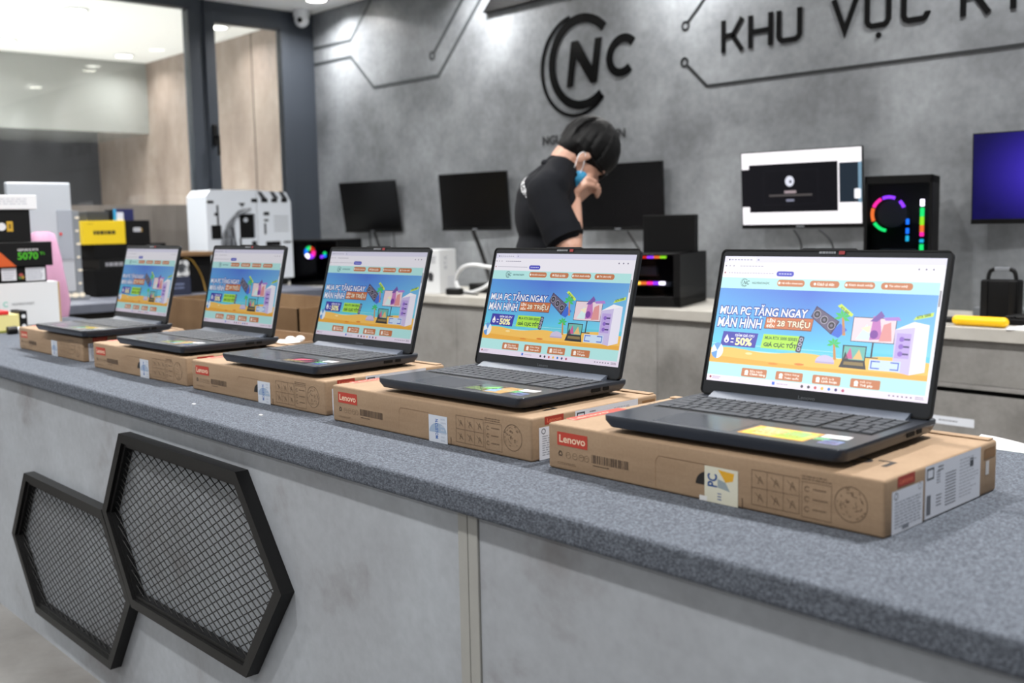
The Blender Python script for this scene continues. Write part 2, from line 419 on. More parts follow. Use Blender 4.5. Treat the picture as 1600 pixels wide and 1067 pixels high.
# ================================================================== SETTING
WY = 4.0; XL = -6.37
struct(MB().box(-6.4, 4, -5, 4.2, -0.05, 0).obj('floor', MT['floor']))
struct(MB().box(-12, -6.4, -5, 4.2, -0.05, 0).obj('floor_far', MT['white_tile']))  # unseen floor, made near-white to bounce light onto the far ceiling
struct(MB().box(-12, 4, -5, 4.2, CEIL, CEIL + 0.05).obj('ceiling', MT['ceiling']))
struct(MB().box(XL, 4, WY, WY + 0.1, 0, CEIL).obj('wall_back', MT['wall']))
b = MB().box(-10.2, XL, WY, WY + 0.1, 0, CEIL)
o = struct(b.obj('wall_far_back', MT['beige']))
struct(MB().box(-7.208, -7.198, WY - 0.002, WY + 0.001, 0, CEIL).obj('trim_1', MT['seam']))
struct(MB().box(-10.3, -10.2, -3, WY, 0, CEIL).obj('wall_far_left', MT['dark_wall']))
struct(MB().box(-10.2, -9.04, -3, WY - 0.001, 1.92, CEIL).obj('wall_bulkhead', MT['gloss_white']))
# partition wall on the left
struct(MB().box(XL - 0.06, XL + 0.02, -1.5, 3.092, 0, 1.243).obj('wall_left', MT['taupe']))
win = MB()
win.box(XL - 0.05, XL + 0.03, -1.5, 3.092, 2.458, CEIL).box(XL - 0.05, XL + 0.03, 3.092, 3.19, 0, CEIL).box(XL - 0.045, XL + 0.05, 3.192, 3.196, 0, CEIL)
win = struct(win.obj('window_1', MT['frame']))
g = MB().box(XL - 0.012, XL - 0.004, -1.5, 3.092, 1.243, 2.458).obj('window_pane', MT['glass'], win)
door = MB()
door.box(XL - 0.03, XL + 0.035, 3.198, 3.268, 0, 2.46, 0.004).box(XL - 0.03, XL + 0.035, 3.74, 3.80, 0, 2.46, 0.004)
door.box(XL - 0.03, XL + 0.035, 3.268, 3.74, 2.39, 2.46).box(XL - 0.03, XL + 0.035, 3.268, 3.74, 0, 0.12)
door = struct(door.obj('door_1', MT['frame']))
MB().box(XL - 0.012, XL - 0.004, 3.268, 3.74, 0.12, 2.39).obj('door_pane', MT['glass'], door)
MB().box(XL + 0.035, XL + 0.05, 3.215, 3.247, 1.62, 1.75, 0.004).cyl((XL + 0.05, 3.231, 1.67), (XL + 0.085, 3.231, 1.67), 0.009).box(XL + 0.078, XL + 0.094, 3.222, 3.24, 1.55, 1.68, 0.005).obj('door_handle', MT['black'], door)
struct(MB().box(XL - 0.05, XL + 0.02, 3.802, WY, 0, CEIL).box(XL - 0.05, XL + 0.02, 3.2, 3.802, 2.462, CEIL).obj('trim_2', MT['frame']))

# ------------------------------------------------------------------ ceiling downlights
dl0 = None
for i, (x, y) in enumerate(downlights):
    if y < 1.0 or (x > -2 and y < 2): continue
    if dl0 is None:
        dl0 = thing('ceiling_downlight', 'x', 'ceiling light', group='recessed round downlights in the white ceiling')
        m_ = MB()
        pts = [(0.062, 0), (0.085, 0), (0.085, -0.005), (0.066, -0.012), (0.062, -0.012)]
        n = 32
        rings = [[m_.bm.verts.new((r * math.cos(2 * PI * k / n), r * math.sin(2 * PI * k / n), z)) for r, z in pts] for k in range(n)]
        for k in range(n):
            for j in range(len(pts)): m_.bm.faces.new((rings[k][j], rings[k][(j + 1) % 5], rings[(k + 1) % n][(j + 1) % 5], rings[(k + 1) % n][j]))
        m_.obj('trim_ring', MT['white'], dl0, True)
        MB().cyl((0, 0, -0.001), (0, 0, -0.010), 0.0615, n=32).obj('diffuser', MT['downlight'], dl0)
        d = dl0
    else: d = copy_tree(dl0)
    d.location = (x, y, CEIL)
    if x < -6: d['label'] = 'round white downlight in the ceiling seen through the glass partition'
    else: d['label'] = 'round white downlight in the shop ceiling near the grey back wall'

# dome camera in the corner
c = thing('security_camera', 'white dome security camera under the ceiling beside the slate door frame', 'security camera', (-6.26, 3.86, CEIL))
MB().cyl((0, 0, 0), (0, 0, -0.045), 0.055, n=28).obj('mount', MT['white'], c, True)
MB().ball((0, 0, -0.065), 0.05).obj('camera_ball', MT['white'], c, True)
MB().cyl((0.028, -0.03, -0.072), (0.034, -0.037, -0.074), 0.017, n=20).obj('lens', MT['black_gloss'], c, True)

# ------------------------------------------------------------------ graphics mounted on the back wall
T = wallT(WY)
def strip(name, pts, wd, m, label, rings=()):
    b = MB()
    if pts: b.ribbon(pts, wd, 0.0, 0.0025, T)
    for x, z, r in rings:
        b.ribbon([(x + r * math.cos(2 * PI * k / 20), z + r * math.sin(2 * PI * k / 20)) for k in range(20)], wd * 0.8, 0.0, 0.0025, T, closed=True)
    return tag(b.obj(name, m), label, 'wall decoration', 'circuit line strips on the back wall')
strip('wall_line', [(-6.365, 2.292), (-5.90, 2.288), (-5.66, 2.505)], 0.02, MT['line_grey'], 'dark strip bending up to the ceiling beside the door frame')
strip('wall_line', [(-6.365, 2.186), (-5.905, 2.184), (-5.655, 1.963), (-5.0, 1.962), (-4.43, 2.505)], 0.02, MT['line_grey'], 'long dark strip zigzagging down and up on the wall left of the round logo')
strip('wall_line', [(-5.038, 2.098), (-4.63, 2.49)], 0.02, MT['line_grey'], 'short slanted dark strip ending in a small ring above the left monitors', [(-5.054, 2.084, 0.02)])
strip('wall_line', [(-3.148, 1.995), (-2.9, 2.235), (-1.2, 2.235)], 0.014, MT['line_dark'], 'charcoal strip with a ring end above the black wall lettering', [(-3.163, 1.981, 0.018)])
strip('wall_line', [(-3.155, 1.803), (-3.039, 1.695), (-1.2, 1.692)], 0.014, MT['line_dark'], 'charcoal strip with a ring end running under the black wall lettering', [(-3.169, 1.817, 0.018)])
b = MB().prism([(-4.56, 2.252), (-3.7, 2.252), (-3.45, 2.48), (-4.31, 2.48)], 0, 0.03, T)
tag(b.obj('wall_board', MT['black_matte']), 'black slanted panel high on the wall above the round logo', 'wall panel')

lg = thing('wall_logo', 'large black round logo of rings with letters NC on the grey wall', 'wall logo', (-3.82, WY, 1.5))
TL = wallT(0) 
TL = Matrix.Translation((3.82, 0, -1.5)) @ wallT(0)
def arc(cx, cz, r, a0, a1, n=40, ry=None, sh=0.0):
    ry = ry or r
    return [(cx + r * math.cos(math.radians(a0 + (a1 - a0) * k / n)) + sh * ry * math.sin(math.radians(a0 + (a1 - a0) * k / n)), cz + ry * math.sin(math.radians(a0 + (a1 - a0) * k / n))) for k in range(n + 1)]
MB().ribbon(arc(-3.868, 1.885, 0.250, 100, 318), 0.018, 0, 0.006, TL).obj('outer_ring', MT['black_acrylic'], lg)
MB().ribbon(arc(-3.828, 1.90, 0.216, 44, 308, ry=0.216), 0.045, 0, 0.006, TL).obj('inner_ring', MT['black_acrylic'], lg)
MB().prism([(-3.936, 1.782), (-3.893, 1.782), (-3.868, 1.925), (-3.766, 1.786), (-3.724, 1.786), (-3.688, 2.004), (-3.731, 2.004), (-3.755, 1.865), (-3.853, 2.008), (-3.898, 2.008)], 0, 0.006, TL).obj('letter', MT['black_acrylic'], lg)
MB().ribbon(arc(-3.552, 1.898, 0.084, 42, 312, ry=0.082, sh=0.12), 0.040, 0, 0.006, TL).obj('letter', MT['black_acrylic'], lg)
f = Flat((3.82, -0.003, -1.5), (1, 0, 0), (0, 0, 1)); f.text('NGUYENCONG.VN', -4.121, -3.538, 1.500, 1.544, (24, 25, 27), bold=0.03)
f.obj('web_address', MT['print'], lg)

sg = thing('wall_lettering', 'black block letters on the wall reading a Vietnamese area name', 'wall sign', (-2.3, WY, 1.83))
TS = Matrix.Translation((2.3, 0, -1.83)) @ wallT(0)
W_ = 0.022
def letter(*strokes, dots=()):
    b = MB()
    for st in strokes: b.ribbon(st, W_, 0, 0.005, TS)
    for x, z in dots: b.prism([(x + 0.012 * math.cos(2 * PI * k / 16), z + 0.012 * math.sin(2 * PI * k / 16)) for k in range(16)], 0, 0.005, TS)
    b.obj('letter', MT['black_acrylic'], sg)
def U_(x0, x1, zb=1.843, zt=1.97, c=0.02): return [(x0, zt), (x0, zb + c), (x0 + c * 0.35, zb + c * 0.35), (x0 + c, zb), (x1 - c, zb), (x1 - c * 0.35, zb + c * 0.35), (x1, zb + c), (x1, zt)]
letter([(-2.948, 1.832), (-2.948, 1.972)], [(-2.937, 1.902), (-2.896, 1.905), (-2.848, 1.972)], [(-2.899, 1.903), (-2.847, 1.832)])
letter([(-2.804, 1.832), (-2.804, 1.972)], [(-2.701, 1.832), (-2.701, 1.972)], [(-2.793, 1.901), (-2.712, 1.901)])
letter(U_(-2.660, -2.557))
letter([(-2.397, 1.972), (-2.346, 1.840), (-2.292, 1.972)])
letter(U_(-2.247, -2.155), [(-2.144, 1.966), (-2.124, 1.972), (-2.124, 1.99)], dots=[(-2.197, 1.805)])
letter([(-1.995, 1.868), (-1.995, 1.863), (-2.006, 1.846), (-2.015, 1.842), (-2.072, 1.842), (-2.085, 1.848), (-2.092, 1.862), (-2.092, 1.942), (-2.085, 1.956), (-2.072, 1.962), (-2.015, 1.962), (-2.006, 1.958), (-1.995, 1.94), (-1.995, 1.936)])
letter([(-1.857, 1.825), (-1.857, 1.965)], [(-1.846, 1.896), (-1.810, 1.899), (-1.762, 1.965)], [(-1.813, 1.897), (-1.762, 1.826)])
letter([(-1.674, 1.825), (-1.674, 1.89)], [(-1.722, 1.965), (-1.674, 1.885), (-1.626, 1.965)])

# ================================================================== DISPLAY COUNTER
PY = 0.91                                     # front panel plane
ct = thing('display_counter', 'long concrete-look shop counter in the foreground with a pale seam strip', 'counter', (-1.9, 1.25, 0))
TC = Matrix.Translation((1.9, -1.25, 0))
MB().box(-5.0, -1.119, PY, PY + 0.02, 0.0, 0.6985).obj('front_panel', MT['counter_panel'], ct, T=TC)
MB().box(-1.0745, 1.3, PY, PY + 0.02, 0.0, 0.6985).obj('front_panel', MT['counter_panel'], ct, T=TC)
MB().box(-1.1175, -1.0975, PY - 0.003, PY + 0.02, 0.0, 0.6985, 0.001).obj('trim_strip', MT['strip'], ct, T=TC)
MB().box(-1.096, -1.076, PY - 0.003, PY + 0.02, 0.0, 0.6985, 0.001).obj('trim_strip', MT['strip'], ct, T=TC)
MB().box(-5.0, 1.3, 1.56, 1.58, 0, 0.6985).box(-5.0, -4.98, PY + 0.02, 1.56, 0, 0.6985).box(1.28, 1.3, PY + 0.02, 1.56, 0, 0.6985).box(-5.0, 1.3, PY + 0.02, 1.56, 0.06, 0.08).obj('carcass', MT['desk_front'], ct, T=TC)
fc = MB().box(-5.01, 1.31, 0.889, 1.618, 0.699, ZC, 0.006, 3).obj('felt_cover', MT['felt'])
tag(fc, 'grey felt cloth covering the top of the long counter', 'cloth')

def hexframe(pts, label):
    pts = [(x * 1.0057, z) for x, z in pts]
    cx = sum(p[0] for p in pts) / 6; cz = min(p[1] for p in pts)
    t = thing('hexagon_frame', label, 'hexagon frame', (cx, PY - 0.0005, cz), group='black mesh hexagons on the counter front')
    Th = Matrix.Translation((-cx, 0, -cz)) @ wallT(0)
    V = [Vector(p) for p in pts]; c = Vector((cx, cz + 0.19))
    c = sum(V, Vector((0, 0))) / 6
    def inset(d):
        out = []
        for i in range(6):
            a, b_, e = V[i - 1], V[i], V[(i + 1) % 6]
            d1 = (b_ - a).normalized(); d2 = (e - b_).normalized()
            n1 = Vector((-d1.y, d1.x)); n2 = Vector((-d2.y, d2.x))
            if n1.dot(c - b_) < 0: n1, n2 = -n1, -n2
            m_ = (n1 + n2).normalized(); out.append(b_ + m_ * d / m_.dot(n1))
        return out
    def ring(d0, d1, z0, z1, name):
        A, B = inset(d0), inset(d1); bm_ = MB()
        for i in range(6):
            j = (i + 1) % 6
            q = [A[i], A[j], B[j], B[i]]
            lo = [bm_.bm.verts.new(Th @ Vector((p.x, p.y, z0))) for p in q]; hi = [bm_.bm.verts.new(Th @ Vector((p.x, p.y, z1))) for p in q]
            bm_.bm.faces.new(lo[::-1]); bm_.bm.faces.new(hi)
            for k in range(4): bm_.bm.faces.new((lo[k], lo[(k + 1) % 4], hi[(k + 1) % 4], hi[k]))
        bmesh.ops.remove_doubles(bm_.bm, verts=bm_.bm.verts, dist=1e-5)
        return bm_.obj(name, MT['hexframe'], t)
    ring(0.0, 0.020, 0.0, 0.026, 'frame')
    ring(0.0205, 0.029, 0.0, 0.019, 'inner_rim')
    # woven wire: two families of slanted wires clipped to the hexagon
    I = inset(0.024); bm_ = MB()
    def clip(p, d):
        t0, t1 = -9, 9
        for i in range(6):
            a, b_ = I[i], I[(i + 1) % 6]; e = b_ - a; n = Vector((-e.y, e.x))
            if n.dot(c - a) < 0: n = -n
            den = n.dot(d); num = n.dot(a - p)
            if abs(den) < 1e-9:
                if num > 0: return None
            elif den > 0: t0 = max(t0, num / den)
            else: t1 = min(t1, num / den)
        return (p + d * t0, p + d * t1) if t1 - t0 > 0.01 else None
    dx, dz = 0.0355, 0.0187
    for sgn, zz in ((1, 0.0085), (-1, 0.0115)):
        d = Vector((dx, sgn * dz)).normalized()
        for k in range(-60, 60):
            r_ = clip(c + Vector((k * dx, 0)), d)
            if r_:
                a, b_ = r_
                bm_.cyl(Th @ Vector((a.x, a.y, zz)), Th @ Vector((b_.x, b_.y, zz)), 0.0012, n=5, caps=False)
    bm_.obj('wire_mesh', MT['wire'], t)
    return t
hexframe([(-2.229, 0.656), (-1.709, 0.656), (-1.564, 0.464), (-1.706, 0.271), (-2.217, 0.27), (-2.350, 0.462)], 'larger black hexagon frame with wire mesh, upper right of the two on the counter front')
hexframe([(-2.876, 0.462), (-2.357, 0.462), (-2.222, 0.276), (-2.361, 0.082), (-2.862, 0.085), (-3.015, 0.27)], 'lower left black hexagon frame with wire mesh near the floor on the counter front')

# ================================================================== LAPTOP CARTONS
BW, BD, BH = 0.5233, 0.2967, 0.0668
RED = (178, 58, 42)
INK = (82, 65, 50)
def make_carton(hole, tape, side_print):
    t = bpy.data.objects.new('laptop_carton', None); COL.objects.link(t)
    b = MB().box(0, BW, 0, BD, 0, BH, 0.004, 3)
    b.obj('box_body', MT['cardboard'], t, True)
    # lid edge lying on the back of the top, seam at the right front corner
    MB().box(0.004, BW - 0.004, BD - 0.019, BD - 0.003, BH, BH + 0.0022, 0.001).obj('lid_flap', MT['cardboard'], t, True)
    MB().box(BW - 0.0045, BW - 0.0015, 0.0008, 0.004, 0.003, BH - 0.004, 0.0008).obj('corner_seam', MT['seam'], t)
    FO = dict(o=(0, -0.0003, 0), U=(1, 0, 0), V=(0, 0, 1))
    f = Flat(**FO); f.rect(0.019, 0.078, 0.0365, 0.0560, RED); f.layer = 1; f.text('Lenovo', 0.0235, 0.0735, 0.0412, 0.0518, (222, 196, 168), bold=0.02)
    f.obj('red_label', MT['print'], t)
    f = Flat(**FO); f.barcode(0.086, 0.153, 0.0195, 0.0312, INK); f.scribble(0.088, 0.118, 0.0145, 0.0175, INK, 1); f.obj('barcode', MT['print'], t)
    f = Flat(**FO)                                    # small recycling marks and the handling pictograms
    c3 = [(0.025 + 0.0052 * math.cos(math.radians(90 + 120 * k)), 0.0243 + 0.0052 * math.sin(math.radians(90 + 120 * k))) for k in range(3)]
    for k in range(3):
        a, b_ = Vector(c3[k]), Vector(c3[(k + 1) % 3]); f.line(tuple(a.lerp(b_, 0.12)), tuple(a.lerp(b_, 0.82)), 0.0018, (70, 56, 44))
    lt = (124, 101, 78)
    for u in (0.0405, 0.0535, 0.066, 0.076): f.ring(u, 0.0235, 0.0048, 0.0007, lt); f.line((u - 0.003, 0.0235), (u + 0.003, 0.025), 0.0006, lt)
    f.scribble(0.019, 0.056, 0.0085, 0.0125, lt, 2)
    f.obj('recycling_marks', MT['print'], t); f = Flat(**FO)
    ik = (108, 87, 67)
    f.frame(0.350, 0.4165, 0.0085, 0.0525, 0.0007, ik)
    f.line((0.350, 0.0305), (0.4165, 0.0305), 0.0006, ik); 
    for u in (0.372, 0.3945): f.line((u, 0.0085), (u, 0.0525), 0.0006, ik)
    for i in range(3):
        for j in range(2):
            u, v = 0.361 + i * 0.0224, 0.0195 + j * 0.022
            f.line((u - 0.006, v + 0.005), (u + 0.004, v - 0.004), 0.0009, ik); f.line((u - 0.002, v - 0.006), (u + 0.001, v + 0.004), 0.0009, ik)
            f.line((u + 0.001, v + 0.004), (u + 0.006, v - 0.006), 0.0009, ik); f.line((u - 0.001, v - 0.001), (u + 0.004, v - 0.001), 0.0008, ik)
    f.frame(0.4195, 0.4585, 0.0065, 0.0495, 0.0006, ik)
    f.scribble(0.4195, 0.4585, 0.051, 0.0575, ik, 2)
    for v in (0.041, 0.029, 0.017): f.ring(0.4265, v, 0.0035, 0.0012, ik, a0=30, a1=330); f.scribble(0.434, 0.4535, v - 0.0015, v + 0.0025, ik, 1)
    f.ring(0.4825, 0.0325, 0.0208, 0.0010, ik)
    for k in range(34):
        a = random.uniform(0, 2 * PI); r = 0.0185 * math.sqrt(random.random()); L = random.uniform(0.003, 0.008); a2 = a + PI / 2 + random.uniform(-.5, .5)
        u, v = 0.4825 + r * math.cos(a), 0.0325 + r * math.sin(a)
        f.line((u, v), (u + L * math.cos(a2) * 0.6, v + L * math.sin(a2) * 0.6), 0.0011, ik)
    f.obj('handling_pictograms', MT['print'], t)
    f = Flat(**FO)
    f.line((0.205, 0.0475), (0.283, 0.0475), 0.0007, (120, 92, 66)); f.line((0.200, 0.040), (0.205, 0.0475), 0.0006, (132, 102, 74)); f.line((0.200, 0.003), (0.200, 0.040), 0.0004, (150, 118, 86))
    f.line((0.337, 0.0), (0.337, 0.014), 0.0012, (70, 52, 38))
    if hole: f.disc(0.283, 0.021, 0.017, (26, 22, 20), n=16, a0=90 if hole == 1 else 0, a1=180)
    f.obj('tab_cut', MT['print'], t)
    f = Flat(**FO); f.layer = 2
    u0, u1 = (0.281, 0.3285) if tape != 'wide' else (0.280, 0.3305)
    if tape == 'wide':
        f.rect(u0, u1, 0.0005, 0.0465, (206, 204, 186)); f.layer = 3
        f.poly([(0.3005, 0.044), (0.325, 0.042), (0.323, 0.032), (0.312, 0.029)], (214, 160, 30)); f.poly([(0.300, 0.032), (0.312, 0.029), (0.319, 0.018), (0.300, 0.021)], (140, 152, 156))
        f.text('PC', 0.284, 0.300, 0.022, 0.036, (40, 74, 130), bold=0.03, rot=PI / 2); f.rect(0.272, 0.284, 0.0005, 0.007, (214, 214, 214)); f.scribble(0.300, 0.306, 0.004, 0.015, (70, 90, 140), 3)
    else:
        f.rect(u0, u1, 0.0005, 0.0455, (198, 204, 214)); f.layer = 3
        f.disc(0.3045, 0.017, 0.022, (150, 168, 190), a0=0, a1=180, ry=0.016)
        f.layer = 4
        f.text('N.CUSTOM', 0.2855, 0.3175, 0.0195, 0.0265, (44, 88, 164), bold=0.02, rot=-PI / 2); f.scribble(0.312, 0.326, 0.002, 0.043, (176, 184, 198), 7, fill=.5)
    f.obj('tape', MT['print_gloss'], t)
    # right-hand end: red mark and two white shipping labels
    f = Flat((BW + 0.0003, 0, 0), (0, 1, 0), (0, 0, 1)); f.rect(0.028, 0.069, 0.0535, 0.0655, (160, 52, 38)); f.layer = 1; f.text('Lenovo', 0.033, 0.064, 0.0565, 0.0625, (212, 110, 80), bold=0.02); f.obj('red_label', MT['print'], t)
    f = Flat((BW + 0.0003, 0, 0), (0, 1, 0), (0, 0, 1)); f.rect(0.0155, 0.090, 0.0008, 0.0505, (208, 212, 222)); f.layer = 1
    f.ring(0.025, 0.044, 0.0045, 0.0014, (60, 64, 72)); f.ring(0.082, 0.046, 0.004, 0.0008, (90, 94, 104)); f.scribble(0.022, 0.085, 0.006, 0.038, (140, 146, 158), 9, fill=.9); f.rect(0.04, 0.056, 0.003, 0.008, (120, 126, 136))
    f.obj('shipping_label', MT['print'], t)
    f = Flat((BW + 0.0003, 0, 0), (0, 1, 0), (0, 0, 1)); f.rect(0.095, 0.246, 0.002, 0.0655, (208, 212, 222)); f.layer = 1
    f.frame(0.099, 0.117, 0.048, 0.062, 0.0022, (40, 44, 52)); f.barcode(0.099, 0.110, 0.006, 0.030, (60, 64, 72))
    f.scribble(0.124, 0.134, 0.04, 0.056, (96, 100, 110), 5); f.scribble(0.128, 0.142, 0.054, 0.062, (60, 64, 72), 2); f.scribble(0.148, 0.176, 0.008, 0.05, (96, 100, 110), 11, fill=.95); f.scribble(0.186, 0.240, 0.01, 0.06, (176, 180, 190), 12, fill=.5)
    f.rect(0.215, 0.225, 0.045, 0.056, (50, 54, 62)); f.scribble(0.124, 0.138, 0.012, 0.028, (110, 114, 124), 4)
    f.obj('shipping_label', MT['print'], t)
    f = Flat((BW + 0.0003, 0, 0), (0, 1, 0), (0, 0, 1)); f.rect(0.257, 0.29, 0.047, 0.060, (132, 96, 58)); f.rect(0.262, 0.272, 0.026, 0.044, (198, 196, 196)); f.obj('seal', MT['print'], t)
    # top: red edge label and the upside-down series name
    f = Flat((0, 0, BH + 0.0003), (1, 0, 0), (0, 1, 0)); f.rect(0.001, 0.021, 0.036, 0.155, RED); f.layer = 1; f.text('Lenovo', -0.029, 0.051, 0.073, 0.083, (226, 150, 130), bold=0.02, rot=PI / 2)
    f.obj('red_label', MT['print'], t)
    f = Flat((0, 0, BH + 0.0003), (1, 0, 0), (0, 1, 0)); f.text('LOQ', 0.385, 0.492, 0.060, 0.094, (38, 34, 32), bold=0.012, rot=PI); f.scribble(0.30, 0.46, 0.046, 0.055, (60, 50, 44), 1, fill=.98, th=.7); f.scribble(0.34, 0.40, 0.036, 0.042, (96, 78, 60), 1, fill=.98, th=.7)
    f.obj('top_printing', MT['print'], t)
    return t

BOXES = [(-3.43416, 1.06457, -0.0008), (-2.78451, 1.04484, 0.01976), (-2.22185, 1.04968, 0.03068), (-1.65303, 1.05257, 0.0200), (-1.09237, 1.06080, 0.01590)]
BLAB = ['brown laptop carton farthest from the camera, leftmost of five in the row on the felt',
        'brown laptop carton with a small torn hole by its tape, second from the left',
        'brown laptop carton with black half-round hole beside its tape, middle one of five',
        'brown laptop carton with white and blue tape, second nearest on the felt',
        'brown laptop carton nearest the camera with yellowed tape and white shipping labels on its end']
for i, (x, y, r) in enumerate(BOXES):
    c = make_carton({1: 1, 2: 1, 4: 1}.get(i, 0), 'wide' if i == 4 else 'n', True)
    c.location = (x, y, ZC); c.rotation_euler = (0, 0, r)
    tag(c, BLAB[i], 'cardboard box', 'laptop cartons in a row on the felt counter')

# ================================================================== LAPTOPS
def screen_mesh():
    SW, SH = 0.3442, 0.1936
    f = Flat((0, 0, 0), (1, 0, 0), (0, 0, 1), eps=4e-5)
    a, b = -SW / 2, SW / 2
    WHT = (250, 249, 252)
    f.rect(a, b, 0, SH, (182, 234, 232))
    f.layer = 1
    f.rect(a, b, 0.1840, SH, (222, 220, 242)); f.rect(a + 0.006, a + 0.055, 0.1840, 0.1925, (246, 244, 252)); f.rect(a, b, 0.1605, 0.1840, (243, 240, 249))
    f.rect(b - 0.0045, b, 0.009, 0.1605, (240, 238, 246))
    f.layer = 2
    for k in range(7): f.rect(a + 0.012 + k * 0.0055, a + 0.0155 + k * 0.0055, 0.1875, 0.1888, (150, 150, 170))
    f.disc(a + 0.0085, 0.1882, 0.0014, (90, 90, 120)); f.rect(a + 0.058, a + 0.061, 0.1872, 0.1892, (150, 150, 180))
    for k, c in enumerate(((110, 100, 130), (170, 165, 185), (150, 145, 165))): f.disc(a + 0.004 + k * 0.007, 0.1785, 0.0012, c)
    for k in range(8): f.rect(a + 0.029 + k * 0.0052, a + 0.0330 + k * 0.0052, 0.1778, 0.1790, (150, 146, 168))
    for k in range(17): f.rect(a + 0.010 + k * 0.0047, a + 0.0135 + k * 0.0047, 0.1672, 0.1682, (160, 156, 176))
    f.disc(a + 0.004, 0.1678, 0.0014, (150, 50, 60))
    for k in range(3): f.disc(b - 0.036 + k * 0.010, 0.1780, 0.0013, (110, 104, 130))
    f.rect(-0.0786, -0.0497, 0.1637, 0.1715, (62, 66, 190), r=0.0037); f.rect(b - 0.004, b - 0.0012, 0.128, 0.150, (150, 148, 156))
    f.layer = 3
    for k in range(5): f.rect(-0.0745 + k * 0.0044, -0.0713 + k * 0.0044, 0.1669, 0.1683, (214, 216, 250))
    # shop logo in the page header
    TE = (22, 74, 84)
    f.ring(-0.1305, 0.1530, 0.0058, 0.0009, TE, a0=45, a1=310); f.ring(-0.1310, 0.1530, 0.0068, 0.0004, TE, a0=100, a1=310)
    f.text('NC', -0.1325, -0.1225, 0.1500, 0.1560, TE, bold=0.02, shear=0.15); f.text('NGUYENCONGPC', -0.1175, -0.0880, 0.1513, 0.1543, TE, bold=0.02)
    BR = (198, 120, 74)
    for (u0, u1, tx) in ((-0.075, -0.0302, 'Hệ thống showroom'), (-0.0218, 0.0242, 'Khách cá nhân'), (0.0318, 0.0775, 'Khách doanh nghiệp'), (0.086, 0.1311, 'Tin công nghệ')):
        f.layer = 3; f.rect(u0, u1, 0.1489, 0.1588, BR, r=0.0045); f.layer = 4
        n = min(len(tx) * 0.0020, u1 - u0 - 0.010); m_ = (u0 + u1) / 2 + 0.002
        f.text(tx, m_ - n / 2, m_ + n / 2, 0.1517, 0.1560, (255, 246, 236), bold=0.02); f.disc(m_ - n / 2 - 0.004, 0.1538, 0.0020, (255, 246, 236))
    # banner: sky, sea, sand
    f.layer = 1
    B0, B1 = a, b - 0.0045
    def grad(u0, u1, v0, v1, c00, c10, c11, c01, n=6):
        for i in range(n):
            s0, s1 = i / n, (i + 1) / n
            def mx(p, q, t): return tuple(p[k] + (q[k] - p[k]) * t for k in range(3))
            f.poly([(u0, v0 + (v1 - v0) * s0), (u1, v0 + (v1 - v0) * s0), (u1, v0 + (v1 - v0) * s1), (u0, v0 + (v1 - v0) * s1)], [mx(c00, c01, s0), mx(c10, c11, s0), mx(c10, c11, s1), mx(c00, c01, s1)])
    lo, hi, hc = (96, 206, 236), (84, 150, 226), (72, 112, 214)
    grad(B0, -0.02, 0.060, 0.1437, lo, (92, 200, 236), hc, hi); grad(-0.02, 0.06, 0.060, 0.1437, (92, 200, 236), (100, 208, 240), (84, 140, 226), hc); grad(0.06, B1, 0.060, 0.1437, (100, 208, 240), (128, 212, 238), (104, 168, 228), (84, 140, 226))
    f.layer = 2
    f.rect(B0, B1, 0.050, 0.0605, (96, 204, 226)); f.rect(B0, 0.03, 0.0572, 0.0580, (190, 236, 244)); f.rect(-0.06, 0.04, 0.0532, 0.0540, (180, 232, 240))
    top = [(B0 + (B1 - B0) * k / 24, 0.0505 + 0.0022 * math.sin(k * 0.7) + (0.004 if k > 15 else 0)) for k in range(25)]
    f.layer = 3
    f.poly([(B0, 0.0286), (B1, 0.0286)] + top[::-1], (248, 196, 92)); f.layer = 4
    f.poly([(B0, 0.0286), (B1, 0.0286), (B1, 0.036), (0.0, 0.0335), (B0, 0.039)], (240, 176, 62))
    for u, v in ((-0.062, 0.0335), (-0.02, 0.036)): f.disc(u, v, 0.008, (226, 130, 40), ry=0.0016)
    f.disc(-0.105, 0.0455, 0.006, (255, 226, 160), ry=0.0018)
    # headline
    OUT, WH = (26, 58, 160), (248, 250, 255)
    for L, c, bd in ((5, OUT, 0.10), (6, WH, 0.018)):
        f.layer = L
        f.text('MUA PC TẶNG NGAY', -0.1660, -0.0185, 0.1035 - 0.0032, 0.1195, c, bold=bd, shear=0.08, grow=0.0)
        f.text('MÀN HÌNH', -0.1670, -0.0905, 0.0842, 0.1012, c, bold=bd, shear=0.08, grow=0.0)
    f.layer = 5; f.poly([(-0.0860, 0.0845), (-0.0085, 0.0845), (-0.0070, 0.1035), (-0.0845, 0.1025)], (120, 62, 34)); f.layer = 6
    f.poly([(-0.0850, 0.0858), (-0.0095, 0.0858), (-0.0080, 0.1025), (-0.0838, 0.1015)], (204, 112, 62)); f.layer = 7
    f.text('LÊN', -0.0815, -0.0690, 0.0945, 0.1005, (255, 244, 230), bold=0.03); f.text('ĐẾN', -0.0820, -0.0690, 0.0870, 0.0930, (255, 244, 230), bold=0.03)
    f.text('28 TRIỆU', -0.0650, -0.0120, 0.0870, 0.1005, (120, 60, 30), L=7, bold=0.08, grow=0.0); f.text('28 TRIỆU', -0.0650, -0.0120, 0.0870, 0.1005, (255, 240, 214), L=8, bold=0.02)
    f.layer = 5; f.poly([(-0.1565, 0.0550), (-0.0960, 0.0545), (-0.0935, 0.0765), (-0.1545, 0.0768)], (52, 50, 168)); f.layer = 6
    f.disc(-0.1470, 0.0635, 0.0042, (255, 250, 255)); f.poly([(-0.1508, 0.0655), (-0.1432, 0.0655), (-0.1470, 0.0725)], (255, 250, 255)); f.disc(-0.1470, 0.0625, 0.0016, (52, 50, 168), L=7)
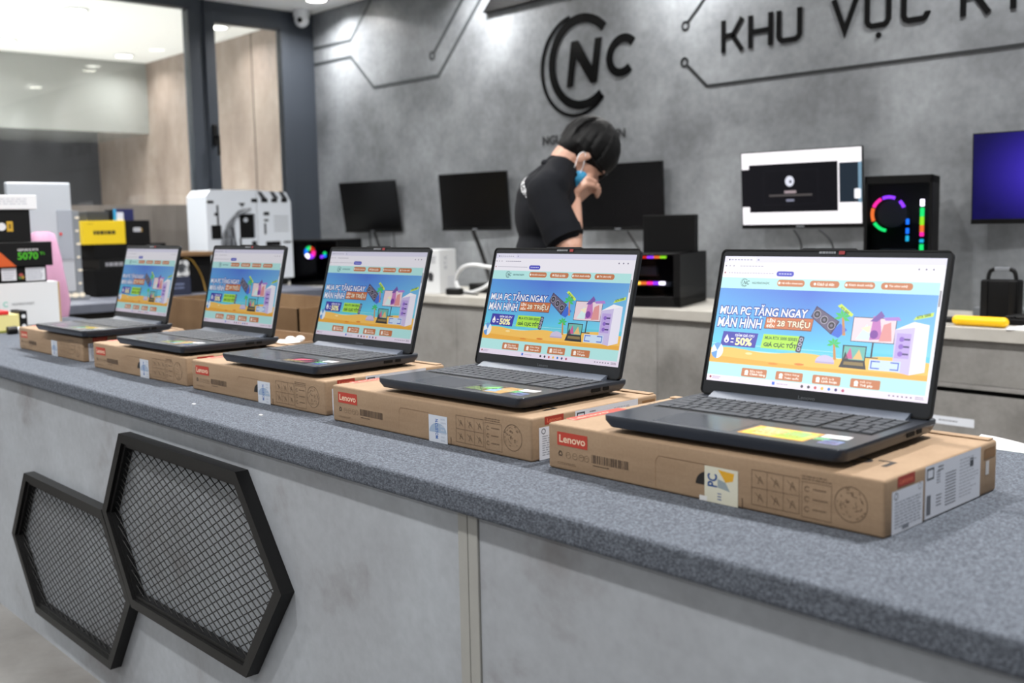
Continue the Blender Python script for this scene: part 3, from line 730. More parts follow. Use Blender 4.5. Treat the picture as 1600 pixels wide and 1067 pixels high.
    for v in (0.0610, 0.0660): f.rect(-0.1395, -0.1345, v - 0.0008, v + 0.0008, (255, 250, 255))
    f.text('GIẢM GIÁ CPU', -0.1330, -0.1000, 0.0700, 0.0748, (240, 238, 255), bold=0.03); f.text('50%', -0.1305, -0.1030, 0.0572, 0.0680, (255, 248, 180), bold=0.04)
    f.layer = 5; f.poly([(-0.0870, 0.0555), (-0.0260, 0.0550), (-0.0220, 0.0765), (-0.0845, 0.0765)], (176, 232, 70)); f.layer = 6
    f.text('MUA RTX 5000 SERIES', -0.0815, -0.0285, 0.0692, 0.0735, (38, 92, 40), bold=0.03); f.text('GIÁ CỰC TỐT', -0.0820, -0.0285, 0.0570, 0.0670, (24, 66, 34), bold=0.04)
    f.rect(-0.0275, -0.0190, 0.0530, 0.0770, (54, 50, 76), L=7, r=0.002, rot=-0.15)
    for v in (0.0580, 0.0650, 0.0720): f.ring(-0.0232 + (v - 0.065) * 0.15, v, 0.0028, 0.0012, (190, 190, 214), L=8)
    # graphics card with three fans
    f.layer = 6; P = [Vector(p) for p in ((-0.0125, 0.1062), (-0.0055, 0.1222), (0.0330, 0.1010), (0.0225, 0.0820))]
    f.poly([tuple(p) for p in P], (62, 46, 92)); f.layer = 7
    f.poly([tuple(P[0].lerp(P[2], 0.06)), tuple(P[1].lerp(P[3], 0.06)), tuple(P[2].lerp(P[0], 0.06)), tuple(P[3].lerp(P[1], 0.06))], (96, 88, 116))
    for k in range(3):
        q = P[0].lerp(P[1], 0.48).lerp(P[3].lerp(P[2], 0.48), 0.17 + 0.33 * k); f.disc(q.x, q.y, 0.0062, (30, 28, 40), L=8); f.ring(q.x, q.y, 0.0060, 0.0010, (176, 170, 190), L=9); f.disc(q.x, q.y, 0.0022, (120, 114, 136), L=9)
    f.layer = 5; f.poly([(0.020, 0.083), (0.034, 0.078), (0.046, 0.090), (0.034, 0.099)], (52, 104, 214))
    # palms
    for (u, v, s_) in ((0.0365, 0.1080, 1.0), (0.0290, 0.0690, 0.85)):
        f.layer = 5; f.poly([(u - 0.001, v), (u + 0.002, v), (u + 0.008 * s_, v - 0.026 * s_), (u + 0.003 * s_, v - 0.026 * s_)], (206, 140, 70)); f.layer = 6
        for ang in (15, 60, 105, 150, 195, -30): 
            t = math.radians(ang); f.poly([(u, v), (u + 0.007 * s_ * math.cos(t + .35), v + 0.007 * s_ * math.sin(t + .35)), (u + 0.0135 * s_ * math.cos(t), v + 0.011 * s_ * math.sin(t)), (u + 0.007 * s_ * math.cos(t - .35), v + 0.007 * s_ * math.sin(t - .35))], (62, 196, 92))
    f.layer = 7
    f.poly([(0.0265, 0.1235), (0.0320, 0.1265), (0.0520, 0.1125), (0.0500, 0.1085)], (206, 236, 84)); f.text('RTX 5000', 0.0310, 0.0460, 0.1158, 0.1190, (40, 90, 50), L=8, rot=-0.58, bold=.03)
    f.poly([(0.138, 0.1085), (0.1415, 0.1135), (0.1645, 0.1205), (0.1640, 0.1150)], (206, 236, 84)); f.text('RTX 5000', 0.1425, 0.1610, 0.1132, 0.1168, (40, 90, 50), L=8, rot=0.26, bold=.03)
    # monitor with an abstract bright picture
    f.layer = 5; f.rect(0.0530, 0.1160, 0.0745, 0.1095, (60, 62, 84)); f.rect(0.0850, 0.0875, 0.0540, 0.0745, (48, 50, 66)); f.rect(0.0760, 0.0965, 0.0530, 0.0545, (48, 50, 66)); f.layer = 6
    f.rect(0.0540, 0.1150, 0.0755, 0.1085, (238, 214, 222)); f.layer = 7
    for pts, c in (([(0.060, 0.078), (0.084, 0.078), (0.074, 0.100)], (214, 240, 240)), ([(0.080, 0.078), (0.098, 0.080), (0.092, 0.108), (0.082, 0.112)], (196, 120, 190)), ([(0.094, 0.077), (0.112, 0.078), (0.108, 0.104), (0.098, 0.100)], (224, 150, 150)), ([(0.078, 0.104), (0.092, 0.119), (0.098, 0.112), (0.088, 0.104)], (120, 84, 170)), ([(0.096, 0.110), (0.118, 0.112), (0.122, 0.107), (0.100, 0.106)], (176, 130, 214)), ([(0.066, 0.094), (0.080, 0.098), (0.078, 0.088)], (250, 236, 200))): f.poly(pts, c); f.layer += 1
    f.disc(0.086, 0.086, 0.006, (126, 60, 160), L=14)
    # small laptop
    f.layer = 7; f.poly([(0.0430, 0.0690), (0.0785, 0.0690), (0.0785, 0.0470), (0.0445, 0.0470)], (44, 46, 56)); f.layer = 8; f.rect(0.0455, 0.0770, 0.0490, 0.0675, (108, 186, 176)); f.layer = 9
    f.poly([(0.048, 0.050), (0.060, 0.050), (0.055, 0.066)], (206, 96, 150)); f.poly([(0.060, 0.050), (0.075, 0.050), (0.068, 0.064)], (232, 190, 120)); f.poly([(0.0455, 0.0490), (0.054, 0.049), (0.048, 0.060)], (40, 60, 60))
    f.layer = 7; f.poly([(0.0410, 0.0372), (0.0815, 0.0368), (0.0785, 0.0470), (0.0445, 0.0470)], (40, 42, 48)); f.layer = 8; f.poly([(0.0470, 0.0415), (0.0770, 0.0412), (0.0760, 0.0460), (0.0480, 0.0460)], (140, 118, 70))
    # white case, blue-white box, mouse, ball
    f.layer = 6; f.poly([(0.1180, 0.0380), (0.1420, 0.0345), (0.1420, 0.0990), (0.1150, 0.0945)], (206, 194, 234)); f.poly([(0.1420, 0.0345), (0.1625, 0.0400), (0.1610, 0.1030), (0.1420, 0.0990)], (240, 236, 250)); f.poly([(0.115, 0.0945), (0.142, 0.099), (0.161, 0.103), (0.140, 0.1065)], (250, 246, 252)); f.layer = 7
    f.rect(0.1185, 0.1385, 0.0560, 0.0900, (188, 164, 226)); f.layer = 8
    for v in (0.062, 0.072, 0.082): f.disc(0.1260, v, 0.0035, (140, 100, 200)); f.rect(0.1290, 0.1375, v - 0.0012, v + 0.0012, (60, 44, 110))
    f.layer = 7; f.rect(0.0850, 0.1290, 0.0372, 0.0515, (206, 226, 248)); f.layer = 8; f.frame(0.0870, 0.1270, 0.0390, 0.0500, 0.0016, (74, 100, 206)); f.rect(0.1, 0.115, 0.0388, 0.0502, (206, 226, 248), L=9)
    f.layer = 6; f.disc(0.0190, 0.0430, 0.0145, (206, 196, 226), a0=0, a1=180, ry=0.0095); f.rect(0.0045, 0.0335, 0.0405, 0.0430, (184, 172, 210))
    f.disc(-0.1605, 0.0465, 0.0105, (232, 240, 250), ry=0.012); f.layer = 7; f.disc(-0.1605, 0.0465, 0.0105, (96, 156, 220), a0=60, a1=130, ry=0.012); f.disc(-0.1605, 0.0465, 0.0105, (96, 156, 220), a0=200, a1=270, ry=0.012)
    # service buttons and taskbar
    for u0, u1, t1, t2 in ((-0.1125, -0.0699, 'Bảo hành', 'Chính hãng'), (-0.0548, -0.0113, 'Giao hàng', 'Toàn quốc'), (0.0041, 0.0470, 'Đổi trả', 'Linh hoạt'), (0.0617, 0.1049, 'Hỗ trợ', 'Trả góp')):
        f.layer = 2; f.rect(u0, u1, 0.0108, 0.0235, BR, r=0.002); f.layer = 3
        f.disc(u0 + 0.0085, 0.0178, 0.0032, (255, 246, 236)); f.rect(u0 + 0.0055, u0 + 0.0115, 0.0132, 0.0155, (255, 246, 236))
        f.text(t1, u0 + 0.0145, u0 + 0.0145 + 0.0026 * len(t1), 0.0178, 0.0215, (255, 240, 226), bold=0.01); f.text(t2, u0 + 0.0145, u0 + 0.0145 + 0.0026 * len(t2), 0.0128, 0.0168, (255, 246, 236), bold=0.03)
    f.layer = 1; f.rect(a, b, 0, 0.0095, (238, 226, 244)); f.layer = 2
    f.disc(-0.1655, 0.0058, 0.0018, (150, 40, 60)); f.scribble(-0.162, -0.148, 0.003, 0.0075, (170, 150, 180), 2)
    f.rect(-0.0590, -0.0545, 0.0030, 0.0075, (60, 110, 220)); f.scribble(-0.051, -0.032, 0.0035, 0.0065, (190, 170, 190), 1)
    for k, c in enumerate(((60, 50, 60), (40, 40, 50), (200, 90, 90), (236, 186, 60), (40, 120, 200), (50, 50, 110), (190, 80, 110))): f.disc(-0.0105 + k * 0.0105, 0.0050, 0.0022, c)
    for k in range(6): f.rect(0.118 + k * 0.006, 0.1205 + k * 0.006, 0.0042, 0.0060, (110, 100, 120))
    f.scribble(0.155, 0.167, 0.003, 0.0075, (130, 120, 140), 2)
    return f.mesh('display')

SCREEN = screen_mesh()

def sticker_art(kind):
    f = Flat((0, 0, 0), (1, 0, 0), (0, 1, 0), eps=6e-5)
    W2, H2 = 0.046, 0.0275
    if kind == 'gold':
        f.rect(-W2, W2, -H2, H2, (206, 150, 60)); f.layer = 1; f.rect(-W2 + .004, W2 - .004, -H2 + .004, H2 - .004, (196, 206, 70)); f.layer = 2
        f.poly([(-0.03, -0.02), (-0.002, -0.022), (0.004, 0.02), (-0.034, 0.022)], (226, 206, 130)); f.poly([(0.0, -0.018), (0.034, -0.02), (0.036, 0.018), (0.008, 0.021)], (132, 214, 84)); f.layer = 3
        f.scribble(-0.036, 0.036, -0.016, 0.014, (170, 120, 50), 4, fill=.7)
    elif kind == 'dark':
        f.rect(-W2, W2, -H2, H2, (34, 36, 38)); f.layer = 1; f.poly([(0.002, -H2), (W2, -H2), (W2, H2), (0.016, H2)], (178, 144, 84)); f.layer = 2
        f.poly([(-0.02, 0.004), (0.002, 0.022), (0.010, 0.0), (-0.004, -0.012)], (110, 190, 70)); f.poly([(0.004, -0.024), (0.026, -0.018), (0.016, 0.008), (0.0, 0.0)], (110, 160, 206)); f.scribble(-0.043, -0.004, -0.022, 0.002, (150, 190, 90), 4, fill=.8)
    else:
        f.rect(-W2, W2, -H2, H2, (30, 26, 30)); f.layer = 1; f.poly([(-0.03, -0.012), (0.004, -0.002), (0.012, 0.02), (-0.026, 0.012)], (214, 90, 120)); f.poly([(0.008, -0.02), (0.036, -0.012), (0.03, 0.012)], (150, 60, 90)); f.layer = 2; f.scribble(-0.04, 0.03, -0.022, -0.008, (190, 170, 110), 2)
    return f

def make_laptop():
    t = bpy.data.objects.new('laptop', None); COL.objects.link(t)
    # body: lower shell narrowing to the underside, origin under the lid's hinge line
    x0, x1, y0, y1 = -0.180, 0.180, -0.2385, 0.0185
    def rr(x0, x1, y0, y1, r, n=6):
        out = []
        for cx, cy, a in ((x1 - r, y1 - r, 0), (x0 + r, y1 - r, 90), (x0 + r, y0 + r, 180), (x1 - r, y0 + r, 270)):
            for k in range(n + 1): q = math.radians(a + 90 * k / n); out.append((cx + r * math.cos(q), cy + r * math.sin(q)))
        return out
    b = MB(); lv = [(0.010, 0.026, 0.0050), (0.004, 0.016, 0.0075), (0.0003, 0.012, 0.0165), (0.0, 0.012, 0.0225), (0.0008, 0.012, 0.0238)]
    rings = [[b.bm.verts.new((x, y, z)) for x, y in rr(x0 + i, x1 - i, y0 + (i if k > 0 else 0.022), y1 - i, r)] for k, (i, r, z) in enumerate(lv)]
    for A, B in zip(rings, rings[1:]):
        n = len(A)
        for k in range(n): b.bm.faces.new((A[k], A[(k + 1) % n], B[(k + 1) % n], B[k]))
    b.bm.faces.new(rings[0][::-1]); b.bm.faces.new(rings[-1])
    b.obj('base', MT['laptop'], t, True)
    MB().box(-0.135, 0.135, -0.205, -0.02, 0.0018, 0.0052, 0.001).obj('underside', MT['laptop_under'], t)
    for sx, sy in ((-0.13, -0.195), (0.13, -0.195), (-0.13, -0.01), (0.13, -0.01)):
        MB().box(sx - 0.02, sx + 0.02, sy - 0.006, sy + 0.006, 0.0, 0.0052, 0.001).obj('rubber_foot', MT['black_matte'], t)
    for ya, yb in ((-0.047, -0.033), (-0.076, -0.054)):
        MB().box(0.1796, 0.1805, ya, yb, 0.0125, 0.0185, 0.0003).obj('port', MT['black_matte'], t)
    MB().box(-0.1005, 0.0195, -0.2285, -0.1515, 0.0236, 0.02395, 0.0001).obj('touchpad', MT['pad'], t)
    # keyboard with separate caps
    kb = MB().box(-0.1655, 0.1655, -0.1410, -0.0275, 0.0230, 0.0240, 0.0004).obj('keyboard', MT['key_well'], t)
    rows = [(0.0120, [1] * 15, [1] * 4), (0.0190, [1] * 13 + [2], [1] * 4), (0.0190, [1.5] + [1] * 12 + [1.5], [1] * 4), (0.0190, [1.75] + [1] * 11 + [2.25], [1] * 3), (0.0190, [2.25] + [1] * 10 + [2.75], [1] * 4), (0.0190, [1.25, 1, 1, 5.75, 1, 1, 2, 2], [2, 1, 1])]
    y = -0.0290; g = 0.0030; xm0, xm1, xn0, xn1 = -0.1640, 0.0880, 0.0925, 0.1640
    keys = {}
    for rh, main, num in rows:
        for arr, xa, xb in ((main, xm0, xm1), (num, xn0, xn1)):
            tot = sum(arr); x = xa
            for wd in arr:
                kw = (xb - xa) * wd / tot
                key = (round(kw, 4), rh)
                if key not in keys:
                    k_ = MB().box(-kw / 2 + g / 2, kw / 2 - g / 2, -rh / 2 + g / 2, rh / 2 - g / 2, 0.0, 0.0016, 0.0006, 1)
                    ko = k_.obj('key', MT['key'], kb); keys[key] = ko.data
                else:
                    ko = bpy.data.objects.new('key', keys[key]); COL.objects.link(ko); ko.parent = kb
                ko.location = (x + kw / 2, y - rh / 2, 0.0240); x += kw
        y -= rh
    # hinge cover
    b = MB().prism([(-0.0235, 0.0236), (-0.0035, 0.0236), (-0.0035, 0.0305), (-0.0085, 0.0305)], -0.153, 0.153, Matrix(((0, 0, 1, 0), (1, 0, 0, 0), (0, 1, 0, 0), (0, 0, 0, 1))))
    b.obj('hinge_cover', MT['hinge'], t)
    # lid: a tilted group of frame and display, hinged above the base
    lid = MB()
    o2 = rr(-0.1790, 0.1790, -0.0205, 0.2035, 0.007)
    TZ = Matrix(((1, 0, 0, 0), (0, 0, -1, 0), (0, 1, 0, 0), (0, 0, 0, 1)))        # (x, y, z) -> (x, -z, y)
    lid.prism(o2, -0.0068, -0.0006, TZ)
    lid.prism([(-0.047, 0.2030), (0.047, 0.2030), (0.041, 0.2068), (-0.041, 0.2068)], -0.0066, -0.0006, TZ)
    lid = lid.obj('lid', MT['bezel'], t)
    MB().ribbon(rr(-0.1786, 0.1786, -0.0201, 0.2031, 0.007), 0.0022, -0.0006, 0.0008, TZ, closed=True).obj('bezel_gasket', MT['black'], lid)
    MB().box(-0.1725, -0.015, 0.001, 0.0085, -0.0262, -0.0200, 0.002).box(0.015, 0.1725, 0.001, 0.0085, -0.0262, -0.0200, 0.002).obj('hinge', MT['laptop'], lid)
    sc = bpy.data.objects.new('display', SCREEN); COL.objects.link(sc); sc.parent = lid
    if not SCREEN.materials: SCREEN.materials.append(MT['screen'])
    f = Flat((0, -0.0009, 0), (1, 0, 0), (0, 0, 1)); f.layer = 1; f.rect(0.0168, 0.0258, 0.1975, 0.2025, (165, 50, 55), r=0.001); f.scribble(-0.014, 0.012, 0.1982, 0.2018, (150, 154, 160), 1, fill=.98, th=.9)
    f.obj('camera_badge', MT['print'], lid)
    f = Flat((0, -0.0009, 0), (1, 0, 0), (0, 0, 1)); f.text('Lenovo', -0.013, 0.013, -0.0135, -0.0085, (84, 88, 94), bold=0.02); f.obj('lid_lettering', MT['print'], lid)
    return t, lid, sc

LAP = [(-3.03365, 1.28121, 0.01248, 0.25039), (-2.45822, 1.28733, 0.02221, 0.22635), (-1.91833, 1.29903, 0.03497, 0.27824), (-1.35314, 1.30710, 0.03205, 0.27311), (-0.81530, 1.30594, 0.04500, 0.26773)]
LLAB = ['open dark grey laptop farthest from the camera, leftmost of five, on the farthest carton',
        'open dark grey laptop second from the left, in front of the white computer case',
        'open dark grey laptop in the middle of the row with a black and pink sticker',
        'open dark grey laptop second nearest, with a black and tan sticker beside its touchpad',
        'open dark grey laptop nearest the camera with the brightest screen and a yellow-green sticker']
GLOW = [0.51, 0.53, 0.58, 0.74, 1.06]; WASH = [0.0, 0.0, 0.0, 0.02, 0.10]
ART = ['dark', 'dark', 'pink', 'dark', 'gold']
l0, lid0, sc0 = make_laptop()
for i, (x, y, r, tl) in enumerate(LAP):
    t = l0 if i == 0 else None
    if t is None: t = copy_tree(l0)
    t.location = (x, y, ZC + BH + 0.0008); t.rotation_euler = (0, 0, r)
    if y and i < 5: pass
    tag(t, LLAB[i], 'laptop', 'open laptops on cartons in a row along the counter')
    lid = [c for c in t.children if c.name.startswith('lid')][0]
    lid.location = (0, 0, 0.045); lid.rotation_euler = (-tl, 0, 0)
    sc = [c for c in lid.children if c.name.startswith('display')][0]
    sc['glow'] = GLOW[i]; sc['wash'] = WASH[i]
for i, t in enumerate([o for o in COL.objects if o.name.startswith('laptop') and o.get('category') == 'laptop']):
    i = min(range(5), key=lambda k: abs(LAP[k][0] - t.location.x))
    s = sticker_art(ART[i]).obj('promo_sticker', MT['print_gloss'], t); s.location = (0.0745, -0.197, 0.0239); s['label'] = {'gold': 'yellow and green sticker', 'dark': 'black and tan sticker', 'pink': 'black and pink sticker'}[ART[i]]
    f = Flat((0.139, -0.176, 0.0239), (1, 0, 0), (0, 1, 0)); f.rect(-0.017, 0.017, -0.010, 0.010, (232, 232, 236), rot=0.1); f.layer = 1; f.rect(0.0, 0.012, -0.004, 0.003, (190, 190, 198)); f.obj('white_sticker', MT['print_gloss'], t)
    f = Flat((0.139, -0.203, 0.0239), (1, 0, 0), (0, 1, 0)); f.rect(-0.020, 0.0, -0.001, 0.015, (60, 150, 70)); f.layer = 1; f.rect(-0.004, 0.022, -0.016, 0.006, (86, 112, 176)); f.scribble(-0.002, 0.02, -0.012, 0.002, (160, 180, 220), 2); f.obj('spec_sticker', MT['print_gloss'], t)

# ================================================================== FURNITURE ALONG THE WALLS
DT = 0.725
wd = thing('wall_desk', 'long pale-topped desk with concrete-look front along the grey back wall', 'desk', (-2.5, 3.7, 0))
TD = Matrix.Translation((2.5, -3.7, 0))
MB().box(-6.34, 1.2, 3.4, 3.995, DT - 0.042, DT, 0.002).obj('desk_top', MT['desk_top'], wd, T=TD)
for xa, xb in ((-6.34, -5.42), (-5.418, -4.19), (-4.188, -2.86), (-2.858, -1.72), (-1.718, 1.2)):
    zg = 0.505 if xb > 0 else 0.30
    MB().box(xa, xb, 3.425, 3.443, zg + 0.03, DT - 0.043, 0.001).obj('upper_panel', MT['desk_front'], wd, T=TD)
    MB().box(xa, xb, 3.412, 3.43, 0.0, zg, 0.001).obj('lower_panel', MT['desk_front'], wd, T=TD)
MB().box(-1.718, 1.2, 3.405, 3.445, 0.522, 0.534, 0.001).obj('rail', MT['desk_front'], wd, T=TD)
MB().box(-6.34, 1.2, 3.46, 3.47, 0, DT - 0.045).obj('inner_back', MT['dark_under'], wd, T=TD)
f = Flat((-1.65 + 2.5, 3.4115 - 3.7, 0), (1, 0, 0), (0, 0, 1)); f.rect(-0.01, 0.14, 0.394, 0.422, (214, 218, 226)); f.layer = 1; f.scribble(0.02, 0.085, 0.404, 0.412, (90, 94, 104), 1, fill=.95)
f.obj('paper_label', MT['print'], wd)
scd = thing('side_counter', 'dark slate-topped counter along the glass partition on the left', 'counter', (-5.8, 1.5, 0))
TE_ = Matrix.Translation((5.8, -1.5, 0))
MB().box(-6.34, -5.22, -0.4, 3.395, ZC - 0.045, ZC, 0.003).obj('counter_top', MT['side_top'], scd, T=TE_)
MB().box(-6.32, -5.28, -0.38, 3.39, 0, ZC - 0.046).obj('cabinet', MT['dark_under'], scd, T=TE_)  # dark cabinet, its black also painting in the shade under the worktop

# ------------------------------------------------------------------ monitors on the wall
def monitor(label, x, y, z, r, t, kind):
    # local frame: panel in x/z, front towards -y; stands on a wall bracket
    m = thing('wall_monitor', label, 'monitor', (x, y, z), group='monitors mounted along the back wall', rot=(-t, 0, r))
    w2, h2 = 0.27, 0.1625
    MB().box(-w2, w2, 0.0, 0.012, -h2, h2, 0.002).box(-0.2, 0.2, 0.012, 0.032, -0.11, 0.10, 0.006).obj('casing', MT['black'], m)
    MB().box(-w2, w2, -0.0025, 0.0, -h2, -h2 + 0.017, 0.0008).obj('chin', MT['black_matte'], m)
    MB().box(-0.018, 0.018, -0.0038, -0.0024, -h2 + 0.004, -h2 + 0.011, 0.0004).obj('badge', MT['grey'], m)
    MB().box(-0.04, 0.04, 0.032, 0.040, -0.04, 0.04).obj('wall_bracket', MT['black_matte'], m)
    fl = Flat((0, -0.0006, 0), (1, 0, 0), (0, 0, 1), eps=1e-4); a, b_, c, d = -0.2655, 0.2655, -h2 + 0.0175, h2 - 0.004
    if kind == 'off':
        fl.rect(a, b_, c, d, (9, 9, 10)); fl.obj('screen', MT['black_gloss'], m)
        return m
    if kind == 'white':
        fl.rect(a, b_, c, d, (250, 246, 250)); fl.layer = 1
        fl.rect(-0.232, 0.166, -0.094, 0.108, (13, 13, 17)); fl.rect(a, -0.232, -0.070, 0.090, (13, 13, 17)); fl.rect(0.172, 0.2515, -0.060, 0.100, (30, 40, 50)); fl.rect(0.2515, b_, -0.062, 0.100, (110, 140, 160)); fl.layer = 2
        fl.frame(-0.165, 0.082, -0.062, 0.080, 0.001, (36, 36, 42)); fl.disc(-0.045, 0.034, 0.020, (206, 208, 220), ry=0.022); fl.disc(-0.041, 0.032, 0.006, (40, 40, 60), L=3)
        fl.rect(-0.070, -0.016, -0.016, -0.005, (150, 136, 140), r=0.003); fl.rect(-0.14, 0.055, -0.028, -0.020, (74, 70, 70)); fl.rect(-0.062, -0.026, -0.05, -0.041, (120, 122, 140)); fl.rect(0.235, 0.262, -0.046, -0.006, (236, 236, 242), r=0.006, L=3)
        o_ = fl.obj('screen', MT['screen'], m); o_['glow'] = 1.15; o_['wash'] = 0.0
    else:
        n = 12
        def colr(u, v):
            d_ = math.hypot((u - 0.02) / 0.30, (v - 0.02) / 0.22); k = max(0, 1 - d_) ** 1.0
            return (8 + 66 * k, 4 + 48 * k, 62 + 146 * k)
        for i in range(n):
            for j in range(8):
                u0, u1 = a + (b_ - a) * i / n, a + (b_ - a) * (i + 1) / n; v0, v1 = c + (d - c) * j / 8, c + (d - c) * (j + 1) / 8
                fl.poly([(u0, v0), (u1, v0), (u1, v1), (u0, v1)], [colr(u0, v0), colr(u1, v0), colr(u1, v1), colr(u0, v1)])
        o_ = fl.obj('screen', MT['screen'], m); o_['glow'] = 1.2; o_['wash'] = 0.0
    return m
monitor('black monitor switched off on the grey wall, leftmost one beside the door frame', -5.648, 3.926, 1.208, 0.106, -0.148, 'off')
monitor('black monitor switched off, second from the left, above the white box', -4.608, 3.914, 1.214, 0.088, -0.079, 'off')
monitor('black monitor switched off, partly hidden behind the masked person', -3.513, 3.908, 1.207, 0.09, -0.04, 'off')
monitor('wall monitor lit with a white screen and a black window', -2.476, 3.886, 1.208, 0.118, -0.068, 'white')
monitor('wall monitor glowing deep blue and violet at the right end of the wall', -1.472, 3.885, 1.217, 0.13, -0.03, 'blue')

def cable(label, pts, r=0.005, m='black', group=None, name='cable'):
    o = MB().tube(pts, r, 8).obj(name, MT[m], smooth=True)
    return tag(o, label, 'cable', group)
cable('black cable hanging straight below the leftmost wall monitor', [(-5.66, 3.93, 1.05), (-5.665, 3.94, 0.95), (-5.66, 3.95, 0.84), (-5.66, 3.93, 0.731)])
cable('black cables bunched below the badge of the leftmost monitor', [(-5.58, 3.91, 1.05), (-5.565, 3.93, 0.97), (-5.53, 3.95, 0.86), (-5.5, 3.93, 0.732)], 0.007)
cable('thin black cable at the right corner of the leftmost monitor', [(-5.43, 3.95, 1.06), (-5.435, 3.96, 0.95), (-5.42, 3.95, 0.732)], 0.003)
cable('thick black cable bundle curving down from the second wall monitor', [(-4.60, 3.90, 1.05), (-4.57, 3.91, 0.98), (-4.53, 3.92, 0.88), (-4.47, 3.9, 0.79), (-4.40, 3.86, 0.745), (-4.3, 3.82, 0.738)], 0.012)
cable('thin black cable slanting below the monitor behind the person', [(-3.45, 3.91, 1.04), (-3.41, 3.93, 0.97), (-3.35, 3.94, 0.88), (-3.30, 3.93, 0.731)], 0.004)
cable('grey cable curving below the white-lit monitor, left of two', [(-2.50, 3.88, 1.04), (-2.49, 3.91, 1.0), (-2.50, 3.94, 0.95), (-2.54, 3.95, 0.88), (-2.55, 3.93, 0.731)], 0.0045, 'dgrey')
cable('grey cable curving below the white-lit monitor, right of two', [(-2.38, 3.88, 1.04), (-2.35, 3.91, 1.0), (-2.35, 3.94, 0.95), (-2.40, 3.95, 0.88), (-2.42, 3.93, 0.731)], 0.0045, 'dgrey')

# ------------------------------------------------------------------ things on the wall desk
def carton_box(name, label, cat, loc, dims, m, rz=0.0, art=None, group=None, bev=0.002, base=True):
    t = thing(name, label, cat, loc, rz, group)
    MB().box(0, dims[0], 0, dims[1], 0, dims[2], bev).obj('box_body', MT[m], t)
    if art:
        f = Flat((0, -0.0004, 0), (1, 0, 0), (0, 0, 1), eps=2e-4); art(f, dims[0], dims[2]); f.obj('printing', MT['print'], t)
    return t
DZ = DT + 0.0005
# white retail box with a dark round hole
def a1(f, w, h):
    f.disc(w * 0.72, h * 0.40, 0.020, (40, 40, 44)); f.rect(w * 0.66, w * 0.8, h * 0.28, h * 0.36, (60, 60, 64)); f.scribble(w * 0.72, w * 0.9, h * 0.68, h * 0.86, (120, 124, 134), 4)
t = carton_box('white_box', 'white upright retail box with a dark round mark on the desk below the second monitor', 'box', (-4.605, 3.435, DZ), (0.215, 0.15, 0.232), 'white', 0.26, a1)
f = Flat((0.2154, 0, 0), (0, 1, 0), (0, 0, 1), eps=2e-4); f.text('RTX', 0.02, 0.09, 0.15, 0.18, (150, 154, 162), rot=PI / 2); f.scribble(0.07, 0.14, 0.02, 0.09, (186, 190, 200), 6); f.obj('end_printing', MT['print'], t)
t = thing('power_adapter', 'small black power adapter on the desk beside the white cable loop', 'adapter', (-4.25, 3.47, DZ), 0.3)
MB().box(-0.045, 0.045, -0.022, 0.022, 0, 0.035, 0.008).obj('brick', MT['black'], t); MB().tube([(0.045, 0, 0.018), (0.07, 0.0, 0.014), (0.10, 0.01, 0.006), (0.14, 0.0, 0.005)], 0.004).obj('lead', MT['black'], t)
cable('thick white cable looped upright on the desk', [(-3.98, 3.60, 0.865), (-4.07, 3.56, 0.868), (-4.17, 3.545, 0.880), (-4.25, 3.54, 0.870), (-4.31, 3.545, 0.835), (-4.335, 3.55, 0.79), (-4.29, 3.54, 0.748), (-4.21, 3.535, 0.735), (-4.12, 3.55, 0.760), (-4.06, 3.57, 0.795), (-3.98, 3.60, 0.80)], 0.0095, 'white')
t = thing('router', 'flat black device with a red plug on the desk behind the white cable loop', 'device', (-4.17, 3.72, DZ), 0.1)
MB().box(-0.16, 0.16, -0.08, 0.08, 0, 0.05, 0.006).obj('case', MT['black'], t); MB().box(0.05, 0.085, -0.10, -0.075, 0.03, 0.085, 0.004).obj('plug', MT['red'], t); MB().box(-0.02, 0.2, -0.02, 0.06, 0.05, 0.11, 0.006).obj('cover', MT['black_matte'], t)

# small black computer with light bars and the black box standing on it
pc = thing('desktop_computer', 'short black desktop computer with glowing orange and violet light bars on the desk', 'computer', (-3.008, 3.396, DZ), 0.38)
W1, D1, H1 = 0.24, 0.40, 0.225
MB().box(0, 0.004, 0, D1, 0, H1).box(W1 - 0.03, W1, 0, D1, 0, H1, 0.002).box(0, W1, 0, D1, 0, 0.045, 0.002).box(0, W1, 0, D1, H1 - 0.006, H1, 0.002).box(0, W1, D1 - 0.004, D1, 0, H1).obj('case', MT['black'], pc)
MB().box(0.01, W1 - 0.04, 0.10, 0.105, 0.05, H1 - 0.012).obj('motherboard', MT['black_matte'], pc)
MB().box(0.02, W1 - 0.045, 0.03, 0.08, 0.085, 0.105, 0.004).box(0.03, 0.12, 0.05, 0.09, 0.13, 0.17, 0.004).obj('graphics_card', MT['dgrey'], pc)
b = MB()
cols = ['led_amber', 'led_amber', 'led_orange', 'led_pink', 'led_violet', 'led_white']
for i in range(6): MB().box(0.006 + i * 0.027, 0.006 + (i + 1) * 0.027, 0.018, 0.026, 0.094, 0.107, 0.003).obj('light_bar', MT[cols[i]], pc)
for i, c in enumerate(('led_red', 'led_violet', 'led_orange', 'led_lime')): MB().box(0.065 + i * 0.028, 0.065 + (i + 1) * 0.028, 0.006, 0.012, H1 - 0.019, H1 - 0.010, 0.002).obj('top_light', MT[c], pc)
MB().box(0.005, W1 - 0.031, 0.0, 0.003, 0.046, H1 - 0.007).obj('glass_panel', MT['tint_glass'], pc)
t = thing('black_box', 'plain black box standing on top of the short black computer', 'box', (-3.085, 3.60, DZ + H1 + 0.0005), 0.5)
